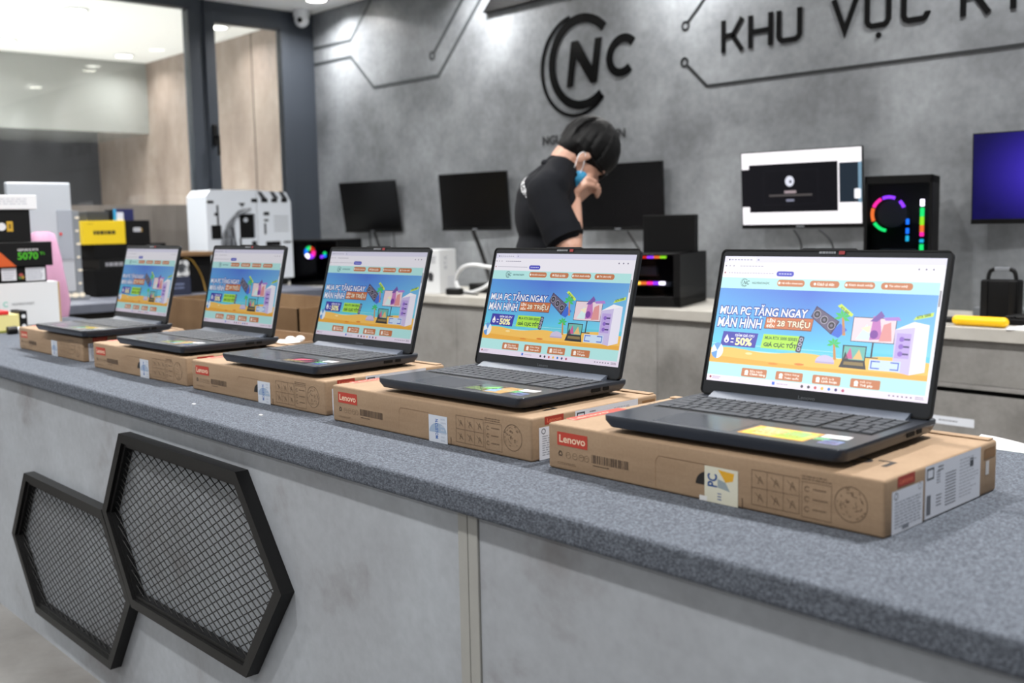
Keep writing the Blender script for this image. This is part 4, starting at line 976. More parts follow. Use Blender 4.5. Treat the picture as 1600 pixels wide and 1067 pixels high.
MB().box(0, 0.228, 0, 0.10, 0, 0.162, 0.003).obj('box_body', MT['black_matte'], t); MB().box(0.004, 0.224, -0.001, 0.0, 0.150, 0.153).obj('lid_edge', MT['black'], t)

# tall black tower with coloured lights
tw = thing('gaming_tower', 'tall black computer tower with a rainbow light ring beside the white-lit monitor', 'computer', (-1.995, 3.55, DZ), 0.36)
W1, D1, H1 = 0.232, 0.25, 0.508
MB().box(0, 0.012, 0, D1, 0, H1, 0.002).box(W1 - 0.012, W1, 0, D1, 0, H1, 0.002).box(0, W1, 0, D1, 0, 0.10, 0.002).box(0, W1, 0, D1, H1 - 0.03, H1, 0.002).box(0, W1, D1 - 0.01, D1, 0, H1).obj('case', MT['black_matte'], tw)
MB().box(0.014, W1 - 0.014, 0.09, 0.10, 0.10, H1 - 0.03).obj('motherboard', MT['black'], tw)
MB().cyl((0.095, 0.02, 0.372), (0.095, 0.09, 0.372), 0.050, n=28).obj('cooler', MT['dgrey'], tw)
MB().box(0.05, 0.18, 0.03, 0.09, 0.215, 0.245, 0.004).obj('graphics_card', MT['dgrey'], tw)
RG = [(160, 205, 'led_orange'), (118, 156, 'led_pink'), (68, 112, 'led_violet'), (22, 48, 'led_violet'), (212, 262, 'led_green')]
Tn = Matrix(((1, 0, 0, 0), (0, 0, -1, 0), (0, 1, 0, 0), (0, 0, 0, 1)))
for a0, a1_, mm in RG:
    MB().ribbon([(0.083 + 0.056 * math.cos(math.radians(a0 + (a1_ - a0) * k / 8)), 0.372 + 0.060 * math.sin(math.radians(a0 + (a1_ - a0) * k / 8))) for k in range(9)], 0.011, -0.02, -0.012, Tn).obj('ring_light', MT[mm], tw)
for z0, z1, mm in ((0.397, 0.421, 'led_white'), (0.36, 0.392, 'led_green'), (0.33, 0.36, 'led_lime'), (0.305, 0.33, 'led_orange'), (0.29, 0.305, 'led_pink'), (0.268, 0.28, 'led_cyan'), (0.215, 0.262, 'led_green')): MB().box(0.190, 0.204, 0.010, 0.018, z0, z1, 0.002).obj('strip_light', MT[mm], tw)
for z, mm in ((0.345, 'led_blue'), (0.312, 'led_blue'), (0.285, 'led_cyan')): MB().box(0.143, 0.154, 0.012, 0.02, z - 0.012, z + 0.008, 0.002).obj('spot_light', MT[mm], tw)
MB().box(0.012, W1 - 0.012, 0.0, 0.004, 0.10, H1 - 0.03).obj('glass_panel', MT['tint_glass'], tw)

# cube computer in the corner, left
pc = thing('cube_computer', 'black cube computer with a glowing rainbow fan in the corner by the door frame', 'computer', (-5.87, 3.46, DZ), 0.42)
W1, D1, H1 = 0.36, 0.28, 0.285
MB().box(0, 0.012, 0, D1, 0, H1, 0.002).box(W1 - 0.012, W1, 0, D1, 0, H1, 0.002).box(0, W1, 0, D1, 0, 0.02, 0.002).box(0, W1, 0, D1, H1 - 0.012, H1, 0.002).box(0, W1, D1 - 0.01, D1, 0, H1).obj('case', MT['black_matte'], pc)
for k, mm in enumerate(('led_green', 'led_blue', 'led_white', 'led_violet', 'led_pink', 'led_red')):
    a0 = 80 + k * 60
    MB().ribbon([(0.135 + 0.026 * math.cos(math.radians(a0 + 56 * j / 6)), 0.205 + 0.026 * math.sin(math.radians(a0 + 56 * j / 6))) for j in range(7)], 0.026, -0.034, -0.028, Tn).obj('fan_light', MT[mm], pc)
MB().cyl((0.135, 0.026, 0.205), (0.135, 0.05, 0.205), 0.014).obj('fan_hub', MT['black'], pc)
for u, z, mm in ((0.245, 0.20, 'led_green'), (0.245, 0.183, 'led_blue'), (0.222, 0.178, 'led_violet')): MB().cyl((u, 0.026, z), (u, 0.034, z), 0.009).obj('spot_light', MT[mm], pc)
MB().box(0.012, W1 - 0.012, 0.0, 0.003, 0.02, H1 - 0.012).obj('glass_panel', MT['tint_glass'], pc)
t = thing('computer_mouse', 'small white mouse on the left end of the wall desk', 'mouse', (-5.29, 3.46, DZ), 0.3)
MB().ball((0, 0, 0.008), 0.035, (1.2, 0.8, 0.55)).obj('body', MT['white'], t, True); MB().box(-0.03, 0.03, -0.018, 0.018, 0, 0.006).obj('underside', MT['grey'], t)

# bag, keyboard, tray, yellow tool and papers on the right
t = thing('black_bag', 'black carrying bag with a raised handle on the desk under the blue monitor', 'bag', (-1.54, 3.66, DZ), 0.05)
MB().box(-0.062, 0.062, -0.03, 0.03, 0, 0.142, 0.008, 3).obj('body', MT['black_matte'], t, True)
MB().tube([(-0.046, 0, 0.135), (-0.044, 0, 0.158), (-0.030, 0, 0.176), (0.030, 0, 0.176), (0.044, 0, 0.158), (0.046, 0, 0.135)], 0.007).obj('handle', MT['black'], t)
MB().box(-0.024, 0.026, -0.008, 0.008, 0.170, 0.184, 0.003).obj('handle_grip', MT['grey'], t)
for u in (-0.045, 0.045): MB().box(u - 0.010, u + 0.010, -0.034, -0.029, 0.01, 0.139, 0.002).obj('strap', MT['black'], t)
t = thing('keyboard', 'black keyboard lying on the desk behind the yellow tool', 'keyboard', (-1.28, 3.57, DZ), 0.02)
MB().box(-0.22, 0.22, -0.03, 0.10, 0, 0.022, 0.005).obj('body', MT['black_matte'], t)
for k in range(12):
    for j in range(4): MB().box(-0.20 + k * 0.034, -0.172 + k * 0.034, -0.022 + j * 0.029, 0.002 + j * 0.029, 0.022, 0.030, 0.003, 1).obj('key', MT['black'], t)
t = carton_box('grey_tray', 'flat pale grey box on the desk left of the black bag', 'box', (-1.70, 3.80, DZ), (0.20, 0.14, 0.030), 'grey', 0.0)
t = thing('screwdriver', 'bright yellow handled tool lying on the desk edge below the black bag', 'tool', (-1.51, 3.445, DZ + 0.017), 0.0)
MB().cyl((-0.082, 0, 0), (0.07, 0, 0), 0.0165, n=18).ball((-0.082, 0, 0), 0.0165).ball((0.07, 0, 0), 0.0165).obj('handle', MT['yellow_tool'], t, True)
MB().cyl((-0.12, 0, 0), (-0.09, 0, 0), 0.011, n=14).obj('collar', MT['black'], t)
MB().tube([(-0.12, 0, 0), (-0.15, 0.0, -0.004), (-0.2, 0.02, -0.01), (-0.25, 0.06, -0.012)], 0.004).obj('cord', MT['black'], t)
for k in range(3):
    o = MB().box(-0.075, 0.075, -0.045, 0.045, 0, 0.0015).obj('paper_sheet', MT['paper'])
    o.location = (-1.35 + 0.012 * k, 3.455 + 0.012 * k, DZ + 0.0018 * k); o.rotation_euler = (0, 0, 0.25 - 0.12 * k)
    tag(o, 'small white paper slip in the little stack right of the yellow tool', 'paper', 'paper slips by the yellow tool')
# white paper over the rear edge of the felt
b = MB(); n = 14
pa = [[b.bm.verts.new((-0.72 + 0.30 * i / n, 1.603 + 0.05 * j, ZC + 0.0008 + 0.010 * j * (0.5 + 0.5 * math.cos(i * 0.55)) )) for j in (0, 0.5, 1)] for i in range(n + 1)]
for i in range(n):
    for j in range(2): b.bm.faces.new((pa[i][j], pa[i + 1][j], pa[i + 1][j + 1], pa[i][j + 1]))
bmesh.ops.solidify(b.bm, geom=b.bm.faces[:], thickness=-0.0008)
tag(b.obj('paper_sheet', MT['paper'], None, True), 'white curled paper at the back edge of the felt behind the nearest carton', 'paper')
for x, y in ((-1.80, 0.985), (-2.02, 0.955)):
    tag(MB().box(x - 0.004, x + 0.004, y - 0.0025, y + 0.0025, ZC + 0.0002, ZC + 0.0022).obj('paper_scrap', MT['paper']), 'tiny white paper scrap on the felt before the middle carton', 'scrap', 'paper scraps on the felt')

# ================================================================== LEFT SIDE: PARTS AND BOXES
Q = PI / 2
wc = thing('white_computer_case', 'large white open computer case with black slots and grey cables by the door', 'computer case', (-5.80, 3.15, ZC + 0.0005), Q)
def uc(cx): return cx * 0.000477 - 0.3563
def zc(cy): return 0.6456 - cy * 0.000441
out = [(-0.268, 0.045), (0.297, 0.045), (0.295, zc(310)), (0.265, zc(175)), (0.06, zc(150)), (-0.235, zc(145)), (-0.267, zc(230))]
hole_w = (uc(625), uc(845), zc(800), zc(470))
b = MB()
# front skin in pieces around the dark opening, then the shell behind it
Tc = Matrix(((1, 0, 0, 0), (0, 0, 1, 0), (0, 1, 0, 0), (0, 0, 0, 1)))      # (x, y, z) -> (x, z, y)
b.prism(out, 0.024, 0.25, Tc)
b.prism([(-0.268, 0.045), (hole_w[0], 0.045), (hole_w[0], zc(145)), (-0.235, zc(145)), (-0.267, zc(230))], 0.0, 0.024, Tc)
b.prism([(hole_w[1], 0.045), (0.297, 0.045), (0.295, zc(310)), (0.265, zc(175)), (0.06, zc(150)), (hole_w[1], zc(148))], 0.0, 0.024, Tc)
b.prism([(hole_w[0], 0.045), (hole_w[1], 0.045), (hole_w[1], hole_w[2]), (hole_w[0], hole_w[2])], 0.0, 0.024, Tc)
b.prism([(hole_w[0], hole_w[3]), (hole_w[1], hole_w[3]), (hole_w[1], zc(148)), (hole_w[0], zc(146))], 0.0, 0.024, Tc)
b.obj('shell', MT['white_metal'], wc)
MB().box(hole_w[0], hole_w[1], 0.018, 0.0238, hole_w[2], hole_w[3]).obj('opening', MT['black_matte'], wc)
MB().cyl((uc(725), 0.010, zc(550)), (uc(725), 0.018, zc(550)), 0.014).obj('knob', MT['silver'], wc)
for xa, xb, ya, yb in ((200, 285, 290, 325), (800, 885, 262, 312), (940, 1030, 262, 312), (1082, 1168, 262, 312), (1228, 1312, 262, 312), (985, 1190, 850, 915), (1240, 1345, 852, 876), (965, 1045, 445, 490), (970, 1030, 545, 572), (968, 992, 600, 750), (240, 372, 615, 800), (322, 345, 350, 620), (290, 330, 450, 490), (785, 850, 840, 910), (615, 640, 800, 960)):
    MB().box(uc(xa), uc(xb), -0.003, 0.001, zc(yb), zc(ya), 0.001, 1).obj('slot', MT['black_matte'], wc)
for xa in (885, 1062, 1190):
    MB().prism([(uc(xa), zc(165)), (uc(xa + 60), zc(168)), (uc(xa + 130), zc(262)), (uc(xa + 55), zc(262))], -0.002, 0.001, Tc).obj('vent_bar', MT['dgrey'], wc)
MB().prism([(uc(620), zc(322)), (uc(715), zc(322)), (uc(670), zc(375))], -0.002, 0.001, Tc).obj('notch', MT['black'], wc)
b = MB()
for i in range(8):
    for j in range(7): b.cyl((uc(1120 + i * 27), -0.001, zc(505 + j * 34)), (uc(1120 + i * 27), 0.001, zc(505 + j * 34)), 0.0042, n=6)
b.obj('perforated_grille', MT['grey'], wc)
MB().box(uc(868), uc(874), -0.001, 0.0005, 0.05, zc(180)).obj('panel_seam', MT['grey'], wc)
for k in range(9):
    x0 = 470 + 26 * math.sin(k * 2.1); pts = [(uc(780 - k * 24), -0.006 - 0.004 * (k % 3), zc(400 + 12 * k)), (uc(600 - 16 * k), -0.012, zc(440 + 16 * k)), (uc(530 - 14 * k), -0.014, zc(560 + 14 * k)), (uc(520 - 16 * k + 30 * (k % 2)), -0.012, zc(720)), (uc(560 - 24 * k), -0.008, zc(900)), (uc(540 - 10 * k), -0.004, zc(1000))]
    MB().tube(pts, 0.0048).obj('cable', MT['dgrey' if k % 3 == 0 else 'grey'], wc, True)
MB().box(-0.22, 0.27, 0.02, 0.22, 0.0, 0.046, 0.004).obj('base', MT['black'], wc)

def logo_bar(c, n=8):
    def art(f, w, h):
        f.scribble(w * 0.22, w * 0.78, h * 0.42, h * 0.58, c, 1, fill=.97, th=.95)
    return art
def yb(f, w, h):
    f.scribble(w * 0.24, w * 0.76, h * 0.42, h * 0.58, (44, 40, 12), 1, fill=.98, th=1.0); f.scribble(w * 0.1, w * 0.25, h * 0.84, h * 0.9, (150, 120, 16), 1)
SX = -5.70; SZ = ZC + 0.0005
carton_box('black_box', 'long black box at the bottom of the pile under the yellow box', 'box', (SX, 2.172, SZ), (0.40, 0.30, 0.146), 'black_matte', Q, lambda f, w, h: f.scribble(w * 0.36, w * 0.6, h * 0.45, h * 0.6, (150, 150, 156), 1, fill=.98, th=.9))
carton_box('black_box', 'low black box with pale print, second from bottom of the pile under yellow box', 'box', (SX, 2.20, SZ + 0.1465), (0.34, 0.28, 0.055), 'black', Q, lambda f, w, h: f.scribble(w * 0.1, w * 0.55, h * 0.3, h * 0.7, (140, 140, 146), 1, fill=.98, th=.9))
carton_box('black_box', 'flat black box directly under the yellow box', 'box', (SX, 2.18, SZ + 0.202), (0.40, 0.29, 0.080), 'black_matte', Q)
carton_box('yellow_box', 'bright yellow product box with dark print on top of the black box pile', 'box', (SX, 2.125, SZ + 0.2825), (0.228, 0.22, 0.126), 'yellow', Q, yb)
carton_box('black_box', 'black box with a white mark beside the yellow box', 'box', (SX, 2.356, SZ + 0.2825), (0.136, 0.22, 0.126), 'black', Q, lambda f, w, h: (f.rect(w * 0.30, w * 0.62, h * 0.5, h * 0.7, (170, 172, 178), r=0.006), f.rect(w * 0.62, w * 0.68, h * 0.5, h * 0.66, (150, 120, 50))))
carton_box('blue_box', 'small navy box with a white and cyan end on top of the yellow box', 'box', (SX - 0.02, 2.300, SZ + 0.409), (0.112, 0.12, 0.062), 'black', Q, lambda f, w, h: (f.rect(0, w, 0, h, (22, 28, 84)), f.rect(0, w * 0.15, 0, h, (40, 150, 206), L=1), f.rect(w * 0.16, w * 0.5, 0, h * 0.72, (206, 210, 226), L=1)))
carton_box('grey_box', 'small dark grey box on the left of the navy box above the yellow box', 'box', (SX - 0.04, 2.165, SZ + 0.409), (0.12, 0.13, 0.050), 'dgrey', Q)
# added post of glowing beads standing in for bright reflections left of the pile
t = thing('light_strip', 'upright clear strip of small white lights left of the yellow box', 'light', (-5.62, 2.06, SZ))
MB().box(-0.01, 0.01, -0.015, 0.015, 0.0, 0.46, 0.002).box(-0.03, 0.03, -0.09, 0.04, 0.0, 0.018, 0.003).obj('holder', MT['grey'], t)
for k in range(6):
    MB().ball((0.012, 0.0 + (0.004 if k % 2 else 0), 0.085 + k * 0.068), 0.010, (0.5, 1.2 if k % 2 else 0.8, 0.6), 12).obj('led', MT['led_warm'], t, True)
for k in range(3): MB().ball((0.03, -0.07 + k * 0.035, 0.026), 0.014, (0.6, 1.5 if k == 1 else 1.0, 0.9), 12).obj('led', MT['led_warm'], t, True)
# parts between the pile and the white case
carton_box('black_box', 'black box under the brown board next to the white computer case', 'box', (-5.60, 2.60, SZ), (0.20, 0.22, 0.205), 'black_matte', Q)
carton_box('cardboard_panel', 'flat brown cardboard panel on the black box left of the white case', 'cardboard', (-5.56, 2.585, SZ + 0.206), (0.225, 0.26, 0.022), 'cardboard2', Q)
cable('yellow cable bundle drooping in front of the black box by the white case', [(-5.585, 2.62, 0.93), (-5.575, 2.66, 0.925), (-5.57, 2.69, 0.885), (-5.572, 2.715, 0.84), (-5.57, 2.73, 0.79), (-5.55, 2.73, 0.742)], 0.0035, 'mustard')
t = thing('cooling_fan', 'small white cooling fan on dark box behind the leftmost laptop', 'fan', (-5.47, 2.52, SZ + 0.1005), Q)
b = MB().ribbon([(0.035 * math.cos(2 * PI * k / 24) + 0.04, 0.035 * math.sin(2 * PI * k / 24) + 0.042) for k in range(24)], 0.012, 0, 0.03, Tc, closed=True); b.box(0, 0.008, 0, 0.03, 0, 0.084).box(0.072, 0.08, 0, 0.03, 0, 0.084).box(0, 0.08, 0, 0.03, 0, 0.008).box(0, 0.08, 0, 0.03, 0.076, 0.084)
b.obj('fan_frame', MT['white'], t); MB().cyl((0.04, 0.004, 0.042), (0.04, 0.026, 0.042), 0.014).obj('fan_hub', MT['dgrey'], t)
for k in range(7):
    a = 2 * PI * k / 7; MB().ribbon([(0.04 + 0.012 * math.cos(a), 0.042 + 0.012 * math.sin(a)), (0.04 + 0.030 * math.cos(a + .3), 0.042 + 0.030 * math.sin(a + .3))], 0.012, 0.012, 0.015, Tc).obj('blade', MT['grey'], t)
carton_box('navy_box', 'dark navy box with pale printing under the small white fan', 'box', (-5.45, 2.47, SZ), (0.125, 0.2, 0.10), 'dgrey', Q, lambda f, w, h: (f.rect(0, w, 0, h, (30, 36, 58)), f.scribble(w * .2, w * .8, h * .3, h * .7, (110, 120, 150), 2, L=1)))

# group on the far left end of the felt
LX = -4.25
t = carton_box('white_box', 'white carton with shop print under the pile of black boxes at far left', 'box', (LX, 1.02, ZC + 0.0005), (0.454, 0.26, 0.164), 'white', Q, lambda f, w, h: (f.ring(0.258, 0.085, 0.010, 0.003, (90, 190, 170), a0=40, a1=320), f.text('NGUYENCONGPC', 0.280, 0.362, 0.079, 0.089, (120, 124, 128), bold=0.01)))
MB().box(0.4545, 0.464, 0.01, 0.25, 0.0, 0.16, 0.001).obj('flap', MT['tan'], t)
t = carton_box('label_box', 'flat black box with two white labels on the white carton', 'box', (LX, 1.06, ZC + 0.165), (0.375, 0.25, 0.062), 'black_matte', Q, lambda f, w, h: (f.rect(w - 0.165, w - 0.112, 0.010, 0.056, (210, 212, 218)), f.scribble(w - 0.16, w - 0.118, 0.014, 0.052, (150, 154, 166), 4, L=1), f.rect(w - 0.078, w - 0.006, 0.006, 0.056, (212, 214, 220)), f.scribble(w - 0.074, w - 0.012, 0.010, 0.052, (130, 136, 150), 5, L=1), f.disc(w - 0.095, 0.028, 0.008, (160, 70, 70)), f.disc(w - 0.099, 0.020, 0.006, (70, 120, 70)), f.disc(w - 0.089, 0.020, 0.006, (160, 130, 50), L=1)))
def gp(f, w, h):
    f.poly([(0.0, 0.0), (w - 0.135, 0.0), (w - 0.190, h * 0.60), (0.0, h * 0.9)], (196, 82, 24)); f.text('GEFORCE RTX', w - 0.128, w - 0.052, 0.058, 0.066, (214, 214, 214), bold=0.02); f.text('5070', w - 0.128, w - 0.055, 0.026, 0.052, (70, 176, 26), bold=0.02); f.text('Ti', w - 0.048, w - 0.030, 0.042, 0.052, (70, 176, 26), bold=0.01)
carton_box('graphics_card_box', 'black graphics card box with green number and orange corner, in the far left pile', 'box', (LX + 0.01, 1.04, ZC + 0.2275), (0.418, 0.26, 0.092), 'black', Q, gp)
carton_box('power_supply_box', 'tall black box with a small yellow badge in the far left pile', 'box', (LX, 1.06, ZC + 0.320), (0.327, 0.22, 0.122), 'black', Q, lambda f, w, h: (f.rect(w - 0.086, w - 0.064, 0.040, 0.078, (196, 156, 40)), f.rect(w - 0.079, w - 0.071, 0.050, 0.068, (110, 84, 20), L=1), f.disc(w - 0.104, 0.058, 0.015, (220, 220, 224))))
carton_box('white_flat_box', 'flat white box on top of the far left pile', 'box', (LX + 0.01, 1.05, ZC + 0.4425), (0.362, 0.24, 0.054), 'paper', Q, lambda f, w, h: f.scribble(w * 0.5, w * 0.9, h * 0.3, h * 0.8, (196, 198, 206), 3))
t = carton_box('tape_box', 'small cream box with a red band at the left end of the felt', 'box', (-4.0, 1.05, ZC + 0.0005), (0.195, 0.10, 0.064), 'cream', Q, lambda f, w, h: f.scribble(w * .2, w * .9, 0.0, h * .16, (120, 130, 30), 1, fill=.98))
MB().box(-0.002, 0.16, -0.002, 0.102, 0.0645, 0.078, 0.002).obj('red_band', MT['red'], t)
MB().box(0.196, 0.222, -0.001, 0.10, 0.0, 0.075, 0.002).obj('end_cap', MT['black'], t)
for z in (0.02, 0.055): MB().cyl((0.209, -0.004, z), (0.209, -0.001, z), 0.007, n=14).obj('white_dot', MT['white'], t)
t = thing('roller_knob', 'small black and white roller on the felt left of the farthest carton', 'roller', (-3.93, 1.20, ZC + 0.0005))
MB().cyl((0, -0.02, 0.014), (0, 0.012, 0.014), 0.0138).obj('wheel', MT['black'], t); MB().cyl((0, 0.012, 0.014), (0, 0.03, 0.014), 0.010).obj('white_cap', MT['white'], t)
# silver monitor and pink bag
t = thing('silver_monitor', 'silver-backed screen standing behind the far left pile of boxes', 'monitor', (-4.72, 1.585, ZC + 0.0005), Q)
MB().box(-0.132, 0.132, 0.0, 0.028, 0.09, 0.565, 0.006).obj('back_shell', MT['silver'], t)
MB().box(0.066, 0.130, -0.002, 0.0, 0.235, 0.448, 0.0008).obj('grey_inset', MT['inset'], t); MB().cyl((0.078, -0.004, 0.345), (0.078, -0.002, 0.345), 0.006).obj('red_dot', MT['red'], t)
MB().box(-0.03, 0.03, 0.005, 0.025, 0.01, 0.10, 0.004).box(-0.10, 0.06, -0.04, 0.10, 0.0, 0.012, 0.004).obj('stand', MT['silver'], t)
b = MB(); n = 22; lv = [(0.0, 0.085, 0.035), (0.06, 0.092, 0.045), (0.15, 0.086, 0.042), (0.24, 0.072, 0.034), (0.31, 0.056, 0.022), (0.345, 0.05, 0.012), (0.357, 0.03, 0.005)]
rings = []
for li, (z, ra, rb) in enumerate(lv):
    rings.append([b.bm.verts.new((rb * math.cos(2 * PI * k / n) * (1 + 0.10 * math.sin(3 * k + li)), ra * math.sin(2 * PI * k / n) * (1 + 0.05 * math.sin(5 * k + 2 * li)), z)) for k in range(n)])
for A, B in zip(rings, rings[1:]):
    for k in range(n): b.bm.faces.new((A[k], A[(k + 1) % n], B[(k + 1) % n], B[k]))
b.bm.faces.new(rings[0][::-1]); b.bm.faces.new(rings[-1])
t = b.obj('plastic_bag', MT['pink'], None, True); t.location = (-4.56, 1.532, ZC + 0.0005)
tag(t, 'pink plastic bag standing behind the far left black boxes', 'bag')

# cartons behind the counter
t = thing('shipping_carton', 'large open brown carton on the floor behind the second laptop', 'cardboard box', (-4.45, 2.0, 0.0005))
MB().box(0, 1.10, 0, 0.006, 0, 0.797).box(0, 1.10, 0.414, 0.42, 0, 0.797).box(0, 0.006, 0, 0.42, 0, 0.797).box(1.094, 1.10, 0, 0.42, 0, 0.797).box(0, 1.10, 0, 0.42, 0, 0.006).obj('box_body', MT['cardboard2'], t)
MB().box(0.01, 1.09, 0.01, 0.41, 0.006, 0.70, 0.01).obj('packed_foam', MT['dark_under'], t)  # black block added to paint the shaded inside of the open carton
t = thing('open_carton', 'open shallow brown carton on the felt between the second and third laptop', 'cardboard box', (-2.90, 1.405, ZC + 0.0005), 0.0)
MB().box(0, 0.44, 0, 0.004, 0, 0.048).box(0, 0.44, 0.194, 0.198, 0, 0.052).box(0, 0.004, 0, 0.198, 0, 0.050).box(0.436, 0.44, 0, 0.198, 0, 0.050).box(0, 0.44, 0, 0.198, 0, 0.003).obj('tray', MT['cardboard'], t)
b = MB()
for k in range(26): b.ball((random.uniform(-0.06, 0.06), random.uniform(-0.04, 0.04), random.uniform(0.020, 0.046)), random.uniform(0.010, 0.020), (1.2, 1, 0.7), 8)
o = b.obj('bubble_wrap', MT['paper'], None, True); o.location = (-2.555, 1.50, ZC + 0.0045); tag(o, 'crumpled white bubble wrap inside the open carton', 'packing', kind='stuff')

# ================================================================== PERSON
def blob(name, parts, voxel, m, parent=None, smooth_it=4, cut=None):
    """one continuous skin over tapered limbs and rounded masses."""
    V, Fc = [], []
    def sphere(c, T, nu=14, nv=8):
        b0 = len(V)
        for j in range(nv + 1):
            th = PI * j / nv
            for k in range(nu):
                ph = 2 * PI * k / nu; V.append(c + T @ Vector((math.sin(th) * math.cos(ph), math.sin(th) * math.sin(ph), math.cos(th))))
        for j in range(nv):
            for k in range(nu):
                a, b_ = b0 + j * nu + k, b0 + j * nu + (k + 1) % nu; Fc.append((a, a + nu, b_ + nu, b_))
    def cone(a, q, r1, r2, n=14):
        d = (q - a).normalized(); u = d.orthogonal().normalized(); w_ = d.cross(u); b0 = len(V)
        for c, r in ((a, r1), (q, r2)):
            for k in range(n): t = 2 * PI * k / n; V.append(c + r * (math.cos(t) * u + math.sin(t) * w_))
        for k in range(n): Fc.append((b0 + k, b0 + (k + 1) % n, b0 + n + (k + 1) % n, b0 + n + k))
        Fc.append(tuple(range(b0 + n - 1, b0 - 1, -1))); Fc.append(tuple(range(b0 + n, b0 + 2 * n)))
    small = len(parts) > 200
    for p in parts:
        if p[0] == 'cap':
            a, q = Vector(p[1]), Vector(p[2])
            nu, nv = (8, 5) if small else (14, 8)
            if (q - a).length > 1e-6: cone(a, q, p[3], p[4], nu)
            sphere(a, Matrix.Identity(3) * p[3], nu, nv); sphere(q, Matrix.Identity(3) * p[4], nu, nv)
        else:
            sphere(Vector(p[1]), (p[4] if p[4] is not None else Matrix.Identity(3)) @ Matrix.Diagonal(Vector(p[3]) * p[2]), 28, 18)
    me = bpy.data.meshes.new(name); me.from_pydata([tuple(v) for v in V], [], Fc); me.update()
    ob = bpy.data.objects.new(name, me); COL.objects.link(ob)
    md = ob.modifiers.new('r', 'REMESH'); md.mode = 'VOXEL'; md.voxel_size = voxel; md.use_smooth_shade = True
    sm = ob.modifiers.new('s', 'SMOOTH'); sm.factor = 0.5; sm.iterations = smooth_it
    dg = bpy.context.evaluated_depsgraph_get(); dg.update()
    out = bpy.data.meshes.new_from_object(ob.evaluated_get(dg)); out.name = name
    bpy.data.objects.remove(ob); bpy.data.meshes.remove(me)
    if cut:
        bm = bmesh.new(); bm.from_mesh(out)
        for co, no in cut: bmesh.ops.bisect_plane(bm, geom=bm.verts[:] + bm.edges[:] + bm.faces[:], plane_co=co, plane_no=no, clear_outer=True)
        bm.to_mesh(out); bm.free()
    o = put(name, out, m, parent)
    for p in out.polygons: p.use_smooth = True
    return o

YAWP = _yaw + math.radians(8)
per = thing('person', 'person in black polo shirt and blue face mask, head bowed, hand raised to face', 'person', (-2.720, 2.722, 0), YAWP)
# head frame: fd = where the face points, vd = towards the crown, ld = towards the far ear
fd = Vector((0.60, 0, -0.80)); vd = Vector((0.80, 0, 0.60)); ld = Vector((0, 1, 0))
HC = Vector((0.090, 0, 1.326))
def H(f, l, v): return HC + fd * f + ld * l + vd * v
HR = Matrix((fd, ld, vd)).transposed()
sk = []
sk += [('ball', H(-0.012, 0, 0.022), 0.1, (0.92, 0.74, 0.86), HR), ('ball', H(0.022, 0, -0.030), 0.1, (0.70, 0.62, 0.82), HR), ('ball', H(0.045, 0, -0.078), 0.1, (0.40, 0.42, 0.36), HR)]
sk += [('ball', H(0.093, 0, -0.030), 0.1, (0.16, 0.13, 0.22), HR), ('ball', H(0.082, 0, 0.012), 0.1, (0.13, 0.52, 0.12), HR)]
sk += [('ball', H(0.066, s * 0.038, -0.045), 0.1, (0.22, 0.24, 0.22), HR) for s in (-1, 1)]
sk += [('ball', H(-0.004, s * 0.076, -0.022), 0.1, (0.16, 0.06, 0.31), HR) for s in (-1, 1)]
sk += [('ball', H(0.006, s * 0.080, -0.008), 0.1, (0.10, 0.05, 0.14), HR) for s in (-1, 1)]
NB = Vector((-0.008, 0, 1.255))
sk += [('cap', NB, H(-0.030, 0, -0.055), 0.062, 0.058), ('cap', NB + Vector((0.02, 0, -0.02)), H(0.0, 0, -0.075), 0.055, 0.05)]
# torso, hips, legs
sk += [('ball', (-0.045, 0, 1.12), 0.1, (1.05, 1.60, 1.55), None), ('ball', (-0.055, 0, 0.96), 0.1, (0.95, 1.45, 1.35), None), ('ball', (-0.06, 0, 0.85), 0.1, (1.05, 1.60, 1.0), None)]
for s in (-1, 1):
    sk += [('cap', (-0.06, s * 0.09, 0.84), (-0.03, s * 0.10, 0.46), 0.082, 0.055), ('cap', (-0.03, s * 0.10, 0.46), (-0.06, s * 0.105, 0.09), 0.052, 0.036), ('cap', (-0.06, s * 0.105, 0.07), (0.08, s * 0.12, 0.035), 0.04, 0.03)]
    sk += [('cap', (-0.040, s * 0.08, 1.225), (-0.085, s * 0.155, 1.190), 0.045, 0.048)]
